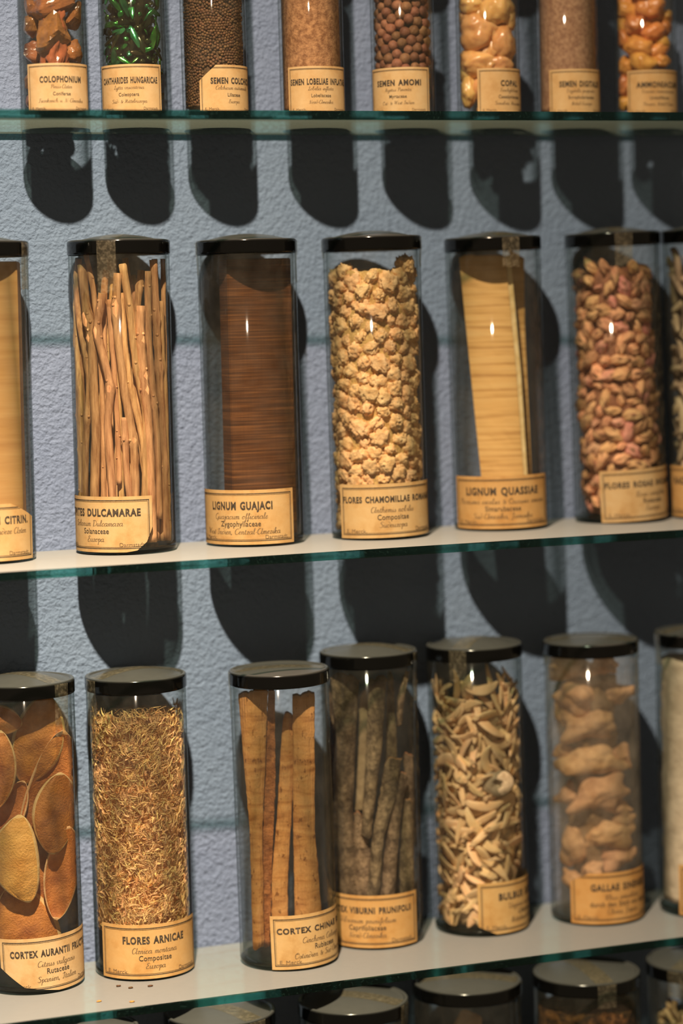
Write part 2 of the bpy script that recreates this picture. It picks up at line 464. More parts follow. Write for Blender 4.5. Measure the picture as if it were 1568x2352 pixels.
PEN = {
    'a': (1.05, [_A, [(.75, 1), (.72, .2), (.85, 0), (1.05, .2)]]), 'b': (.95, [[(0, .2), (.25, 1), (.45, 1.9), (.25, 2), (.15, 1.4), (.15, .2), (.4, 0), (.65, .3), (.6, .8), (.9, .85)]]),
    'c': (.75, [[(.65, .8), (.4, 1), (.08, .6), (.15, .1), (.4, 0), (.75, .25)]]), 'd': (.85, [[(.6, .8), (.3, 1), (.03, .5), (.25, 0), (.6, .3), (.75, 1), (.5, 1.8), (.1, 1.9)]]),
    'e': (.7, [[(.05, .45), (.5, .6), (.55, .9), (.3, 1), (.05, .5), (.25, 0), (.7, .25)]]), 'f': (.6, [[(0, .2), (.3, 1), (.5, 1.8), (.35, 2), (.25, 1.5), (.25, -.6), (.1, -1), (.05, -.6), (.3, .1), (.6, .2)]]),
    'g': (1.0, [_A, _G]), 'h': (.95, [_H, [(.1, .6), (.4, 1), (.6, .8), (.55, .2), (.7, 0), (.95, .2)]]), 'i': (.5, [[(0, .3), (.2, 1), (.18, .2), (.3, 0), (.5, .2)], [(.22, 1.38), (.26, 1.55)]]),
    'j': (.45, [[(0, .4), (.25, 1), (.22, -.5), (0, -1), (-.2, -.7), (.1, -.2), (.45, .2)], [(.27, 1.38), (.3, 1.55)]]), 'k': (.85, [_H, [(.15, .5), (.5, 1), (.55, .75), (.2, .5), (.55, 0), (.85, .2)]]),
    'l': (.5, [[(0, .2), (.3, 1.2), (.4, 1.9), (.2, 2), (.12, 1), (.15, .15), (.3, 0), (.5, .2)]]), 'm': (1.2, [[(0, .6), (.15, 1), (.15, 0)], [(.15, .6), (.4, 1), (.5, .8), (.5, 0)], [(.5, .6), (.75, 1), (.9, .8), (.87, .15), (1, 0), (1.2, .2)]]),
    'n': (.88, [[(0, .6), (.15, 1), (.15, 0)], [(.15, .6), (.4, 1), (.58, .8), (.55, .15), (.68, 0), (.88, .2)]]), 'o': (.85, [[(.4, 1), (.1, .7), (.1, .2), (.35, 0), (.6, .3), (.6, .75), (.4, 1), (.55, .85), (.9, .9)]]),
    'p': (.8, [[(0, .5), (.2, 1), (.15, -1)], [(.17, .7), (.45, 1), (.65, .6), (.5, .05), (.2, .1)]]), 'q': (.95, [_A, [(.75, 1), (.7, -1)]]), 'r': (.72, [[(0, .7), (.2, 1), (.55, .9), (.3, .5), (.2, 0), (.45, .05), (.75, .2)]]),
    's': (.6, [[(0, .15), (.35, .95), (.3, .85), (.5, .4), (.35, 0), (.05, .05)]]), 't': (.55, [[(0, .4), (.22, 1), (.25, 1.5), (.15, .3), (.3, 0), (.55, .2)], [(0, 1.05), (.45, 1.08)]]), 'u': (1.0, [_U, [(.68, 1), (.65, .15), (.8, 0), (1, .2)]]),
    'v': (.8, [[(0, .7), (.15, 1), (.2, .3), (.35, 0), (.6, .4), (.55, 1), (.85, .9)]]), 'w': (1.3, [_U, [(.68, 1), (.7, .3), (.85, 0), (1.15, .4), (1.1, 1), (1.35, .9)]]), 'x': (.75, [[(0, .9), (.2, 1), (.45, 0), (.7, .2)], [(.6, 1), (.1, 0)]]),
    'y': (.95, [_U, _G]), 'z': (.65, [[(.05, .9), (.5, 1), (.05, 0), (.55, .05)]]), '-': (.6, [[(.1, .6), (.5, .62)]]), ',': (.4, [[(.15, .1), (.05, -.3)]]), '.': (.4, [[(.1, 0), (.14, .12)]]), ' ': (.65, []),
    '&': (1.1, [[(1, .9), (.5, 0), (.1, .3), (.6, 1.1), (.4, 1.5), (.25, 1.1), (.9, 0)]]), 'A': (1.45, [[(.9, 1.7), (.5, 2), (.05, 1.2), (.2, .1), (.6, 0), (1.0, .6), (1.2, 2)], [(1.2, 2), (1.1, .2), (1.25, 0), (1.45, .2)]]),
    'C': (1.1, [_C]), 'D': (1.25, [[(.3, 1.9), (.25, .1), (.1, 0), (.8, .1), (1.15, .9), (.8, 1.8), (.2, 2), (0, 1.7)]]), 'E': (1.0, [[(.9, 1.7), (.6, 2), (.25, 1.6), (.6, 1.1), (.15, .7), (.2, .1), (.6, 0), (.95, .3)]]),
    'F': (1.0, _F + [[(.35, 1.05), (.85, 1.1)]]), 'G': (1.2, [_C, [(1.0, .8), (.95, -.3), (.6, -.5)]]), 'I': (.85, [[(0, 1.5), (.4, 2), (.8, 1.8), (.5, 1.9), (.45, .3), (.2, 0), (0, .2)]]), 'J': (.85, [[(0, 1.5), (.4, 2), (.8, 1.8), (.5, 1.9), (.4, -.4), (.1, -.6), (0, -.3)]]),
    'L': (1.0, [[(.2, 1.5), (.5, 2), (.6, 1.6), (.3, .3), (.05, .05), (.3, .15), (.7, 0), (1, .3)]]), 'M': (1.35, [[(0, .1), (.25, .2), (.35, 2), (.4, .8), (.5, .2), (.85, 2), (.9, .2), (1.05, 0), (1.3, .2)]]), 'N': (1.2, [[(0, .1), (.2, .2), (.3, 2), (.7, 0), (.95, .9), (1.0, 1.8), (1.2, 2)]]),
    'O': (1.25, [_O]), 'P': (1.05, _P), 'Q': (1.3, [_O, [(.6, .4), (1.25, -.2)]]), 'R': (1.25, _P + [[(.5, 1), (.8, .2), (1.1, 0), (1.25, .2)]]), 'S': (1.0, [[(.95, 1.7), (.6, 2), (.2, 1.6), (.7, .9), (.7, .2), (.3, 0), (0, .3)]]), 'T': (1.0, _F),
    'U': (1.3, [[(0, 1.7), (.25, 2), (.2, .5), (.5, 0), (.9, .5), (1.0, 2), (.95, .2), (1.1, 0), (1.3, .2)]]), 'V': (1.2, [[(0, 1.7), (.3, 2), (.4, .3), (.5, 0), (.9, 1), (1.0, 1.8), (1.25, 2)]]), 'W': (1.7, [[(0, 1.7), (.3, 2), (.4, .2), (.85, 1.9), (.95, .1), (1.4, 1.8), (1.7, 2)]]),
}
PEN['ü'] = (1.0, PEN['u'][1] + [[(.2, 1.4), (.22, 1.55)], [(.55, 1.4), (.57, 1.55)]]); PEN['ä'] = (1.05, PEN['a'][1] + [[(.3, 1.4), (.32, 1.55)], [(.62, 1.4), (.64, 1.55)]])


def pen_pts(body, shear=0.14):
    V, F, x0 = [], [], 0.0
    for ch in body:
        adv, strokes = PEN.get(ch, PEN[' '])
        for P in strokes:
            Q = []
            for i in range(len(P) - 1):
                p0, p1, p2, p3 = (np.array(P[k]) for k in (max(i - 1, 0), i, i + 1, min(i + 2, len(P) - 1)))
                for t in (0, .25, .5, .75): Q.append(.5 * (2 * p1 + (p2 - p0) * t + (2 * p0 - 5 * p1 + 4 * p2 - p3) * t * t + (3 * p1 - p0 - 3 * p2 + p3) * t ** 3))
            Q.append(np.array(P[-1], float)); Q = np.array(Q); b = len(V)
            for i in range(len(Q)):
                d = Q[min(i + 1, len(Q) - 1)] - Q[max(i - 1, 0)]; d = d / (np.hypot(*d) + 1e-9)
                w = .042 + .058 * max(0.0, -d[1]); nrm = np.array([-d[1], d[0]]) * w
                for q in (Q[i] + nrm, Q[i] - nrm): V.append((x0 + q[0] + shear * q[1], q[1]))
            for i in range(len(Q) - 1): F.append((b + 2 * i, b + 2 * i + 1, b + 2 * i + 3, b + 2 * i + 2))
        x0 += adv
    return np.array(V) if V else np.zeros((0, 2)), F


def paper_label(jar, psi, w, z0, z1, lines, title_w, cuts=(), color=(1, 1, 1), cap=4.6, rot=0.0, tcap=None):
    """Label with printed frame and lettering, laid out flat (u right, v up) and wrapped round the glass."""
    h = z1 - z0; R = jar.R
    bm = bmesh.new()
    nx, ny = 44, 14
    g = [[bm.verts.new((-w / 2 + w * i / nx, h * j / ny, 0)) for i in range(nx + 1)] for j in range(ny + 1)]
    for j in range(ny):
        for i in range(nx): bm.faces.new((g[j][i], g[j][i + 1], g[j + 1][i + 1], g[j + 1][i]))

    def quad(u0, v0, u1, v1, mi=1):
        n = max(1, int(abs(u1 - u0) / 1.5))
        a = [bm.verts.new((u0 + (u1 - u0) * i / n, v0, 0.1)) for i in range(n + 1)]
        b = [bm.verts.new((u0 + (u1 - u0) * i / n, v1, 0.1)) for i in range(n + 1)]
        for i in range(n): bm.faces.new((a[i], a[i + 1], b[i + 1], b[i])).material_index = mi

    def frame(m, t):
        quad(-w / 2 + m, m, w / 2 - m, m + t); quad(-w / 2 + m, h - m - t, w / 2 - m, h - m)
        quad(-w / 2 + m, m, -w / 2 + m + t, h - m); quad(w / 2 - m - t, m, w / 2 - m, h - m)

    k = cap / 4.6
    frame(1.7 * k, 0.42 * k); frame(2.5 * k, 0.16 * k)

    def put(body, vc, capz, width=None, align='C', offset=0.0, shear=0.0, sx=1.0, mi=1, track=1.0):
        if not body: return
        if shear: v, f = pen_pts(body); v = v * (capz / 2)
        else: v, f = text_pts(body, offset, 0, track); v = v * (capz / 0.72)
        if len(v) == 0: return
        lo, hi = v[:, 0].min(), v[:, 0].max()
        s = (width / (hi - lo)) if width else sx
        x = (v[:, 0] - lo) * s; tw = (hi - lo) * s
        x += {'C': -tw / 2, 'L': -w / 2 + 4.2 * k, 'R': w / 2 - 4.2 * k - tw}[align]
        vv = [bm.verts.new((x[i], h * (1 - vc) - capz / 2 + v[i, 1], 0.1)) for i in range(len(v))]
        for q in f:
            try: bm.faces.new([vv[i] for i in q]).material_index = mi
            except ValueError: pass

    t, s1, fam, s2 = lines
    small = R < 20
    put(t, .31 if small else .285, tcap or cap, title_w, offset=0.046, track=1.16)
    put(s1, .45 if small else .475, cap * .62, shear=0.14, sx=1.32, mi=2)
    put(fam, .59 if small else .615, cap * .60, offset=0.012, sx=0.86, track=1.05)
    put(s2, .72 if small else .755, cap * .62, shear=0.14, sx=1.32, mi=2)
    put('E. Merck.', .865, cap * .45, align='L', sx=1.1, mi=2)
    put('Darmstadt.', .865, cap * .45, align='R', sx=1.0, mi=2)
    for (u, v, nu, nv) in cuts:          # torn or clipped corners
        bmesh.ops.bisect_plane(bm, geom=bm.verts[:] + bm.edges[:] + bm.faces[:], plane_co=(u * w - w / 2, v * h, 0), plane_no=(nu / w, nv / h, 0), clear_outer=True)
    fs = [f for f in bm.faces if f.material_index == 0]
    c, s = math.cos(rot), math.sin(rot)
    for v in bm.verts:
        u, vv, d = v.co
        u, vv = u * c - (vv - h / 2) * s, h / 2 + u * s + (vv - h / 2) * c
        th = jar.a + psi + u / R
        rr = R + 0.10 + 0.10 * fbm((u, vv, 0), .12, jar.seed, 2) * 0.3 + (0.09 if d > 0.05 else 0)
        v.co = Vector((rr * math.cos(th), rr * math.sin(th), z0 + vv))
    bmesh.ops.solidify(bm, geom=fs, thickness=-0.08) if False else None
    o = link('paper_label', bm_mesh('paper_label', bm, [M['paper'], M['ink'], M['ink2']], True), jar.root)
    o.color = (*color, 1); o['label'] = 'yellowed printed paper label'
    return o


def tape_strip(jar, ang, lf=22, lb=20, width=9.5, off=0.0, seed=1):
    R, H, Rl = jar.R, jar.H, jar.Rl
    nw = 6; rows = []
    ph = jar.a + ang

    def side(z, sgn):
        k = 1 if z > H - 7 else max(0.0, 1 - (H - 7 - z) / 4.0)
        rr = R + 0.15 + (Rl - R) * k
        row = []
        for i in range(nw + 1):
            wv = off + width * (i / nw - .5)
            th = ph + wv / rr if sgn > 0 else ph + math.pi - wv / rr
            r2 = rr + 0.22 * abs(fbm((wv * .5, z * .3, sgn), .9, seed, 3))
            row.append((r2 * math.cos(th), r2 * math.sin(th), z + 0.5 * math.sin(wv * 1.3 + seed)* (1 if z < H - 14 else 0)))
        rows.append(row)
    nz = 9
    for k in range(nz): side(H - lf + (lf - 1.2) * k / (nz - 1), 1)
    for k in range(25):
        t = 1 - 2 * k / 24; row = []
        for i in range(nw + 1):
            wv = off + width * (i / nw - .5); sm = math.sqrt((Rl + 0.05) ** 2 - wv * wv); s = t * sm
            r = math.hypot(s, wv)
            zt = H + max(lid_height(min(r, Rl), Rl, jar.dome), lid_height(Rl - 2.4, Rl, jar.dome) if r > Rl - 3.2 and r < Rl - 1 else -9) + 0.18
            row.append((s * math.cos(ph) - wv * math.sin(ph), s * math.sin(ph) + wv * math.cos(ph), zt))
        rows.append(row)
    for k in range(nz): side(H - 1.2 - (lb - 1.2) * k / (nz - 1), -1)
    vs = [p for r in rows for p in r]; fs = []
    for j in range(len(rows) - 1):
        for i in range(nw):
            a = j * (nw + 1) + i; fs.append((a, a + 1, a + nw + 2, a + nw + 1))
    o = link('tape_strip', mesh('tape_strip', vs, fs, [M['tape']]), jar.root); o['label'] = 'clear tape strip across the lid'
    return o


def make_jar(key, X, Y, row, lean, H, label, R=25.0, dome=3.6, group=None, hazy=False, lidded=True):
    j = Jar(); JARS[key] = j
    j.key, j.X, j.Y, j.R, j.H, j.dome, j.lean = key, X, Y, R, H, dome, math.radians(lean)
    j.Rl = R + 0.5; j.Ri = R - 1.5; j.seed = len(JARS)
    j.z = ZS[row] + abs(math.sin(j.lean)) * R + 0.02
    j.a = math.atan2(CAM_P[1] - Y, CAM_P[0] - X)
    j.c = np.array([math.cos(j.a), math.sin(j.a), 0]); j.r = np.array([-j.c[1], j.c[0], 0])
    j.Mx = Matrix.Translation((X, Y, j.z)) @ Matrix.Rotation(j.lean, 4, 'Y')
    root = bpy.data.objects.new('glass_jar', None); COL.objects.link(root); root.empty_display_size = .01
    root.location = (X * MM, Y * MM, j.z * MM); root.rotation_euler = (0, j.lean, 0)
    tag(root, label, 'jar', group); j.root = root
    ck = (R, round(H, 1), hazy)
    if ck not in GLASS_CACHE:
        t = 1.5
        g = mesh('glass_cylinder', *lathe([(R, 2.2), (R, H - 1.9), (R - t * .5, H - 1.6), (R - t, H - 1.9), (R - t, 5.0), (R - t - 1.0, 3.6)], 96), [M['jar_hazy' if hazy else 'jar']])
        b = mesh('glass_base', *lathe([(0, .5), (R - 5, .35), (R - 3, 0), (R - 1.2, .15), (R - .2, 1.0), (R - .04, 2.3), (R - .04, 2.7), (R - 1.2, 3.2), (R - 4, 3.3), (0, 4.0)], 96), [M['jar_base']])
        GLASS_CACHE[ck] = (g, b)
    g, b = GLASS_CACHE[ck]
    link('glass_cylinder', g, root); link('glass_base', b, root)['label'] = 'thick greenish glass bottom'
    if lidded:
        Rl = j.Rl
        pr = [(0, H + dome - .6)] + [((Rl - 3) * k / 10, H + lid_height((Rl - 3) * k / 10 - 1e-6, Rl, dome)) for k in range(1, 11)]
        pr += [(Rl - 2.6, H - .6), (Rl - 2.2, H - .1), (Rl - 1.7, H + .12), (Rl - 1.2, H + .15), (Rl - .7, H + .03), (Rl - .3, H - .3), (Rl - .06, H - .7), (Rl, H - 1.1), (Rl, H - 1.4), (Rl, H - 6.0), (Rl, H - 6.4), (Rl - .1, H - 6.8), (Rl - .4, H - 7),
               (R + .06, H - 7), (R + .06, H - 1.5), (0, H - 1.45)]
        link('lid', mesh('lid', *lathe(pr, 96), [M['lid']]), root)['label'] = 'black domed lid'
    return j


def loc(j, psi, rho, h):
    """Point in the jar's own frame (psi measured from the camera side) -> world mm."""
    return j.Mx @ Vector((rho * math.cos(j.a + psi), rho * math.sin(j.a + psi), h))


def scr(j, px, py, d=0.0, clamp=True):
    """Photo pixel -> jar-local (right, toward-viewer depth, height), on the plane `d` in front of the jar axis."""
    ray = CR * (px - 784) / FPX - CU * (py - 1176) / FPX + CF
    o = np.array([j.X, j.Y, 0]) + j.c * d
    t = ((o - CAM_P) @ j.c) / (ray @ j.c)
    w = CAM_P + t * ray
    v = j.Mx.inverted() @ Vector(w)
    x = v.x * j.r[0] + v.y * j.r[1]; dd = v.x * j.c[0] + v.y * j.c[1]
    return x, dd, v.z


def fit_in(j, x, d, margin=0.4):
    Ri = j.Ri - margin
    x = max(-Ri, min(Ri, x)); m = math.sqrt(max(0.0, Ri * Ri - x * x))
    return x, max(-m, min(m, d))


def wpt(j, x, d, z):
    return j.Mx @ Vector((*(j.r[:2] * x + j.c[:2] * d), z))


H0 = 152.61
T1 = 'top'


def jar1(key, X, label): return make_jar(key, X, -33.3, 1, 0.0, 112.0, label, R=16.3, dome=2.4, group='narrow jars on the top shelf')


jar1('A1', -172.27, 'narrow glass jar of amber resin chunks, leftmost on the top shelf')
jar1('B1', -132.45, 'narrow glass jar of shiny green beetle wings on the top shelf')
jar1('C1', -90.92, 'narrow glass jar of tiny dark brown seeds with a clipped label corner, top shelf')
jar1('D1', -39.56, 'narrow glass jar of golden-brown fine powder on the top shelf')
jar1('E1', 9.95, 'narrow glass jar of round brown peppercorn-like berries on the top shelf')
jar1('F1', 57.41, 'narrow glass jar of pale honey-coloured resin lumps on the top shelf')
jar1('G1', 102.99, 'narrow glass jar of dull brown fine seed powder on the top shelf')
jar1('H1', 148.58, 'narrow glass jar of orange knobbly gum lumps, rightmost on the top shelf')
G2n, G3n, G4n = 'jars on the middle shelf', 'jars on the lower shelf', 'jars in the bottom row with only lids showing'
make_jar('A2', -215.5, -33, 2, 0.59, H0 + 1.17, 'glass jar holding a pale tan wood block, cut off at left on the middle shelf', group=G2n)
make_jar('B2', -142.5, -27.3, 2, 0.41, H0 + 1.22, 'black-lidded glass jar packed with upright brown twigs on the middle shelf', group=G2n)
make_jar('C2', -74.4, -26, 2, -0.11, H0 + 0.7, 'black-lidded glass jar with a dark red-brown wood block on the middle shelf', group=G2n)
make_jar('D2', -8.3, -31.7, 2, -0.34, H0 + 1.02, 'black-lidded glass jar full of dried cream flower heads on the middle shelf', group=G2n)
make_jar('E2', 63.6, -24, 2, -0.68, H0 + -0.03, 'black-lidded glass jar with a leaning pale yellow wood slat on the middle shelf', group=G2n)
make_jar('F2', 134.4, -23.7, 2, -1.0, H0 + 1.3, 'black-lidded glass jar full of dried pinkish-brown rosebuds on the middle shelf', group=G2n)
make_jar('G2', 187.9, -33.1, 2, -1.32, H0 + 2.35, 'glass jar of grey-beige plant pieces, cut off at right on the middle shelf', group=G2n)
make_jar('A3', -197.9, -28.6, 3, 0, H0 + -0.32, 'glass jar of curved orange peel pieces, cut off at left on the lower shelf', group=G3n)
make_jar('B3', -140.6, -28.8, 3, 0, H0 + -2.02, 'black-lidded glass jar of shaggy golden-brown flower fibres on the lower shelf', group=G3n)
make_jar('C3', -68.5, -43.5, 3, -0.49, H0 + -2.94, 'glass jar of three long tan bark slabs standing forward on the lower shelf', dome=1.6, group=G3n)
make_jar('D3', -13.8, -25.2, 3, -0.18, H0 + 0.31, 'glass jar of grey-brown bark strips standing behind the three-slab jar', group=G3n)
make_jar('E3', 46.4, -26.2, 3, -0.46, H0 + -0.4, 'glass jar of curled cream bulb slices on the lower shelf', group=G3n)
make_jar('F3', 111.4, -33.3, 3, -0.49, H0 + -2.17, 'hazy glass jar of lumpy tan galls on the lower shelf', dome=1.8, group=G3n, hazy=True)
make_jar('G3', 171.2, -44.8, 3, -0.08, H0 + -0.19, 'glass jar of chalky white powder, cut off at right on the lower shelf', group=G3n)
for key, X, Y, lab in (('a4', -176, -35, 'black jar lid peeping out under the shelf edge, first of the bottom row'),
                       ('b4', -104, -35, 'black-lidded jar with taped lid in the bottom row, left of the front bark jar'),
                       ('c4', -35, -45, 'black-lidded dark jar in the bottom row, below the jar of three bark slabs'),
                       ('d4', 32, -38, 'black-lidded jar with one pale brown chip in the bottom row, below the bulb slices'),
                       ('e4', 96, -50, 'black-lidded jar of dark reddish crumbs in the bottom row, below the hazy gall jar'),
                       ('f4', 161, -55, 'black-lidded jar of pale curly roots at the right end of the bottom row')):
    make_jar(key, X, Y, 4, 0, 160.0, lab, R=28.2, dome=2.6, group=G4n)

D = math.radians
LW, LZ = 59.5, (1.3, 28.7)
LAB = {
    'A1': (12, ('COLOPHONIUM', 'Pinus-Arten', 'Coniferae', 'Frankreich u. N.-Amerika'), 21.3, (), (1.0, 1.0, 1.0)),
    'B1': (-9.5, ('CANTHARIDES HUNGARICAE', 'Lytta vesicatoria', 'Coleoptera', 'Süd- & Mitteleuropa'), 30, (), (1, .98, .92)),
    'C1': (35, ('SEMEN COLCHICI', 'Colchicum autumnale', 'Liliaceae', 'Europa'), 24, ((0, .70, -.62, .5),), (1, .97, .88)),
    'D1': (16, ('SEMEN LOBELIAE INFLATAE', 'Lobelia inflata', 'Lobeliaceae', 'Nord-Amerika'), 32, (), (1, .97, .9)),
    'E1': (-10.5, ('SEMEN AMOMI', 'Myrtus Pimenta', 'Myrtaceae', 'Ost- & West-Indien'), 24.5, (), (1, 1, .95)),
    'F1': (42, ('COPAL', 'Trachylobium', 'Caesalpiniaceae', 'Sansibar, Mauritius'), 11.3, (), (1, .95, .85)),
    'G1': (26, ('SEMEN DIGITALIS', 'Digitalis purpurea', 'Scrophulariaceae', 'Mittel-Europa'), 24, (), (1, .97, .88)),
    'H1': (26, ('AMMONIACUM', 'Dorema ammoniacum', 'Umbelliferae', 'Persien, Mittel-Asien'), 25, (), (1, .93, .8)),
    'A2': (-1, ('LIGNUM SANTALI CITRIN.', 'Santalum album u. andere Arten', 'Santalaceae', 'Ostindien'), 50, ((1, .74, .5, .5),), (1, .96, .82)),
    'B2': (-37, ('STIPITES DULCAMARAE', 'Solanum Dulcamara', 'Solanaceae', 'Europa'), 47, ((1.0, .44, .75, -.16), (.935, .16, .7, -.40), (.87, .03, .3, -1)), (1, .98, .88)),
    'C2': (-17.5, ('LIGNUM GUAJACI', 'Guajacum officinale', 'Zygophyllaceae', 'West-Indien, Central-Amerika'), 33.7, (), (1, .93, .76)),
    'D2': (16.5, ('FLORES CHAMOMILLAE ROMANAE', 'Anthemis nobilis', 'Compositae', 'Südeuropa'), 55, (), (1, .98, .86)),
    'E2': (2.8, ('LIGNUM QUASSIAE', 'Picrasma excelsa & Quassia amara', 'Simarubaceae', 'Süd-Amerika, Jamaika'), 41.5, (), (1, .86, .62)),
    'F2': (43.5, ('FLORES ROSAE INCARNATAE', 'Rosa centifolia', 'Rosaceae', 'Europa'), 54, (), (1, 1, .95)),
    'G2': (-7, ('RADIX SAPONARIAE', 'Saponaria officinalis', 'Caryophyllaceae', 'Europa'), 48, (), (1, .88, .65)),
    'A3': (29, ('CORTEX AURANTII FRUCTUS', 'Citrus vulgaris', 'Rutaceae', 'Spanien, Italien'), 48, ((.0, .47, -.62, -.36), (.155, .14, -.25, -.6)), (1.0, 1.0, .96)),
    'B3': (12.5, ('FLORES ARNICAE', 'Arnica montana', 'Compositae', 'Europa'), 33, (), (1, .90, .68)),
    'C3': (47.5, ('CORTEX CHINAE REGIAE', 'Cinchona Calisaya', 'Rubiaceae', 'Ostindien & Süd-Amerika'), 53, (), (1, .96, .8)),
    'D3': (-10.5, ('CORTEX VIBURNI PRUNIFOLII', 'Viburnum prunifolium', 'Caprifoliaceae', 'Nord-Amerika'), 50, (), (1, .86, .60)),
    'E3': (64, ('BULBUS SCILLAE', 'Urginea maritima', 'Liliaceae', 'Mittelmeerländer'), 37, ((0, .16, -.5, -.5),), (1, .94, .72)),
    'F3': (34.5, ('GALLAE SINENSES', 'Rhus semialata', 'durch den Stich von Aphis', 'China, Japan'), 36.6, ((0, .82, -.5, .5),), (1, .82, .55)),
    'G3': (34, ('', '', '', ''), 20, (), (1, .9, .7)),
}
for k, (psi, lines, tw, cuts, colr) in LAB.items():
    j = JARS[k]
    if k[1] == '1': paper_label(j, D(psi), 35.5, 1.4, 25.9, lines, tw, cuts, colr, cap=2.9)
    else: paper_label(j, D(psi), LW, LZ[0], LZ[1], lines, tw, cuts, colr, tcap={'C2': 3.9, 'D2': 3.1, 'C3': 2.9, 'A3': 3.3, 'E2': 3.9, 'F2': 3.1, 'D3': 3.2}.get(k, 3.6), rot={'F2': .025, 'C3': .015, 'A3': .03, 'D2': .01}.get(k, 0))

# tape: angle of the front end from the camera direction
for k, ang, lf, lb in (('A2', 68, 23, 20), ('B2', -14, 26, 24), ('C2', -86, 17, 22), ('D2', 84, 16, 10), ('E2', 22, 16, 10), ('F2', 14, 18, 12), ('A3', 47, 26, 20),
                       ('B3', -62, 24, 12), ('C3', -85, 24, 10), ('D3', 75, 26, 12), ('E3', -20, 17, 14), ('F3', 80, 28, 14), ('G3', -72, 17, 12),
                       ('b4', 42, 24, 15), ('c4', 68, 30, 10), ('d4', 88, 8, 8), ('e4', 22, 13, 10), ('f4', -25, 15, 10)):
    tape_strip(JARS[k], D(ang), lf, lb, 10.5 if k[1] == '4' else 9.5, seed=ord(k[0]))

# ------------------------------------------------------------------ contents: helpers


def strip3d(j, L, Rr, d, thick, bulge=0.0, nu=26, nv=10, rough=0.0, freq=.25, seed=1, ends=0.0, margin=0.5, back=True):
    """A slab between two pixel polylines (its left and right edge as photographed), at real depth d mm before the jar axis."""
    def poly(P, t):
        t = t * (len(P) - 1); i = min(int(t), len(P) - 2); f = t - i
        return P[i][0] + (P[i + 1][0] - P[i][0]) * f, P[i][1] + (P[i + 1][1] - P[i][1]) * f
    F, B = [], []
    for a in range(nu + 1):
        t = a / nu; l = poly(L, t); r = poly(Rr, t)
        for b in range(nv + 1):
            s = b / nv
            px, py = l[0] + (r[0] - l[0]) * s, l[1] + (r[1] - l[1]) * s
            dd = d(t) if callable(d) else d
            x, dep, z = scr(j, px, py, dd)
            n1 = fbm((x, z, 0), freq, seed, 4)
            dep += bulge * (1 - (2 * s - 1) ** 2) + rough * n1
            if b in (0, nv): x += rough * .6 * fbm((b, z, 3), .35, seed + 9, 3)
            tz = max(0.0, 1 - a / 3.0)
            z += tz * ends * (1.6 * fbm((x, 0, 5), .22, seed + 4, 4) - 1.3 * abs(2 * s - 1) ** 3)
            if a == nu: z += ends * fbm((x, a, 5), .3, seed + 4, 3)
            x1, dep1 = fit_in(j, x, dep, margin)
            F.append((x1, dep1, z))
            x2, dep2 = fit_in(j, x, dep1 - thick, margin); B.append((x2, dep2, z))
    n = (nu + 1) * (nv + 1); fs, fm = [], []
    id_ = lambda a, b: a * (nv + 1) + b
    for a in range(nu):
        for b in range(nv):
            q = (id_(a, b), id_(a + 1, b), id_(a + 1, b + 1), id_(a, b + 1)); fs.append(q); fm.append(0)
            fs.append(tuple(n + i for i in q[::-1])); fm.append(0)
    rim = [(id_(a, 0)) for a in range(nu + 1)] + [id_(nu, b) for b in range(1, nv + 1)] + [id_(a, nv) for a in range(nu - 1, -1, -1)] + [id_(0, b) for b in range(nv - 1, 0, -1)]
    for i in range(len(rim)):
        p, q = rim[i], rim[(i + 1) % len(rim)]; fs.append((q, p, n + p, n + q)); fm.append(1)
    return F + B, fs, fm


def local_obj(name, j, vs, fs, mats, fm=None, smooth=True, label=None, cat=None, group=None, kind=None):
    """vs in jar (right, depth, height); origin at the piece's own base."""
    W_ = np.array([wpt(j, *v) for v in vs]); o0 = np.array([W_[:, 0].mean(), W_[:, 1].mean(), W_[:, 2].min()])
    o = link(name, mesh(name, W_ - o0, fs, mats, fm, smooth)); o.location = tuple(o0 * MM)
    return tag(o, label, cat, group, kind)


def fill(j, z0, z1, rad, mat, name, label, cat, amp=1.0, freq=.35, n=72, m=40, topamp=2.0, fine=0.0):
    """The mass behind the pieces one can see: a rough column that follows the glass."""
    vs, fs = [], []
    for a in range(m + 1):
        h = z0 + (z1 - z0) * a / m
        for k in range(n):
            th = 2 * math.pi * k / n; p = (rad * math.cos(th), rad * math.sin(th), h)
            r = rad + amp * fbm(p, freq, j.seed, 4) + (fine * fbm(p, 2.3, j.seed, 2) if fine else 0)
            r = min(r, j.Ri - .25)
            vs.append((r * math.cos(th), r * math.sin(th), h + (topamp * fbm((p[0], p[1], 0), .12, j.seed, 3) if a == m else 0)))
    for a in range(m):
        for k in range(n): fs.append((a * n + k, a * n + (k + 1) % n, (a + 1) * n + (k + 1) % n, (a + 1) * n + k))
    c0 = len(vs); vs += [(0, 0, z0), (0, 0, z1 + topamp * .5)]
    for k in range(n):
        fs.append((c0, (k + 1) % n, k)); fs.append((c0 + 1, m * n + k, m * n + (k + 1) % n))
    o = link(name, mesh(name, vs, fs, [mat]))
    o.matrix_world = Matrix.Translation(Vector((j.X, j.Y, j.z)) * MM) @ Matrix.Rotation(j.lean, 4, 'Y')
    return tag(o, label, cat, None, 'stuff')


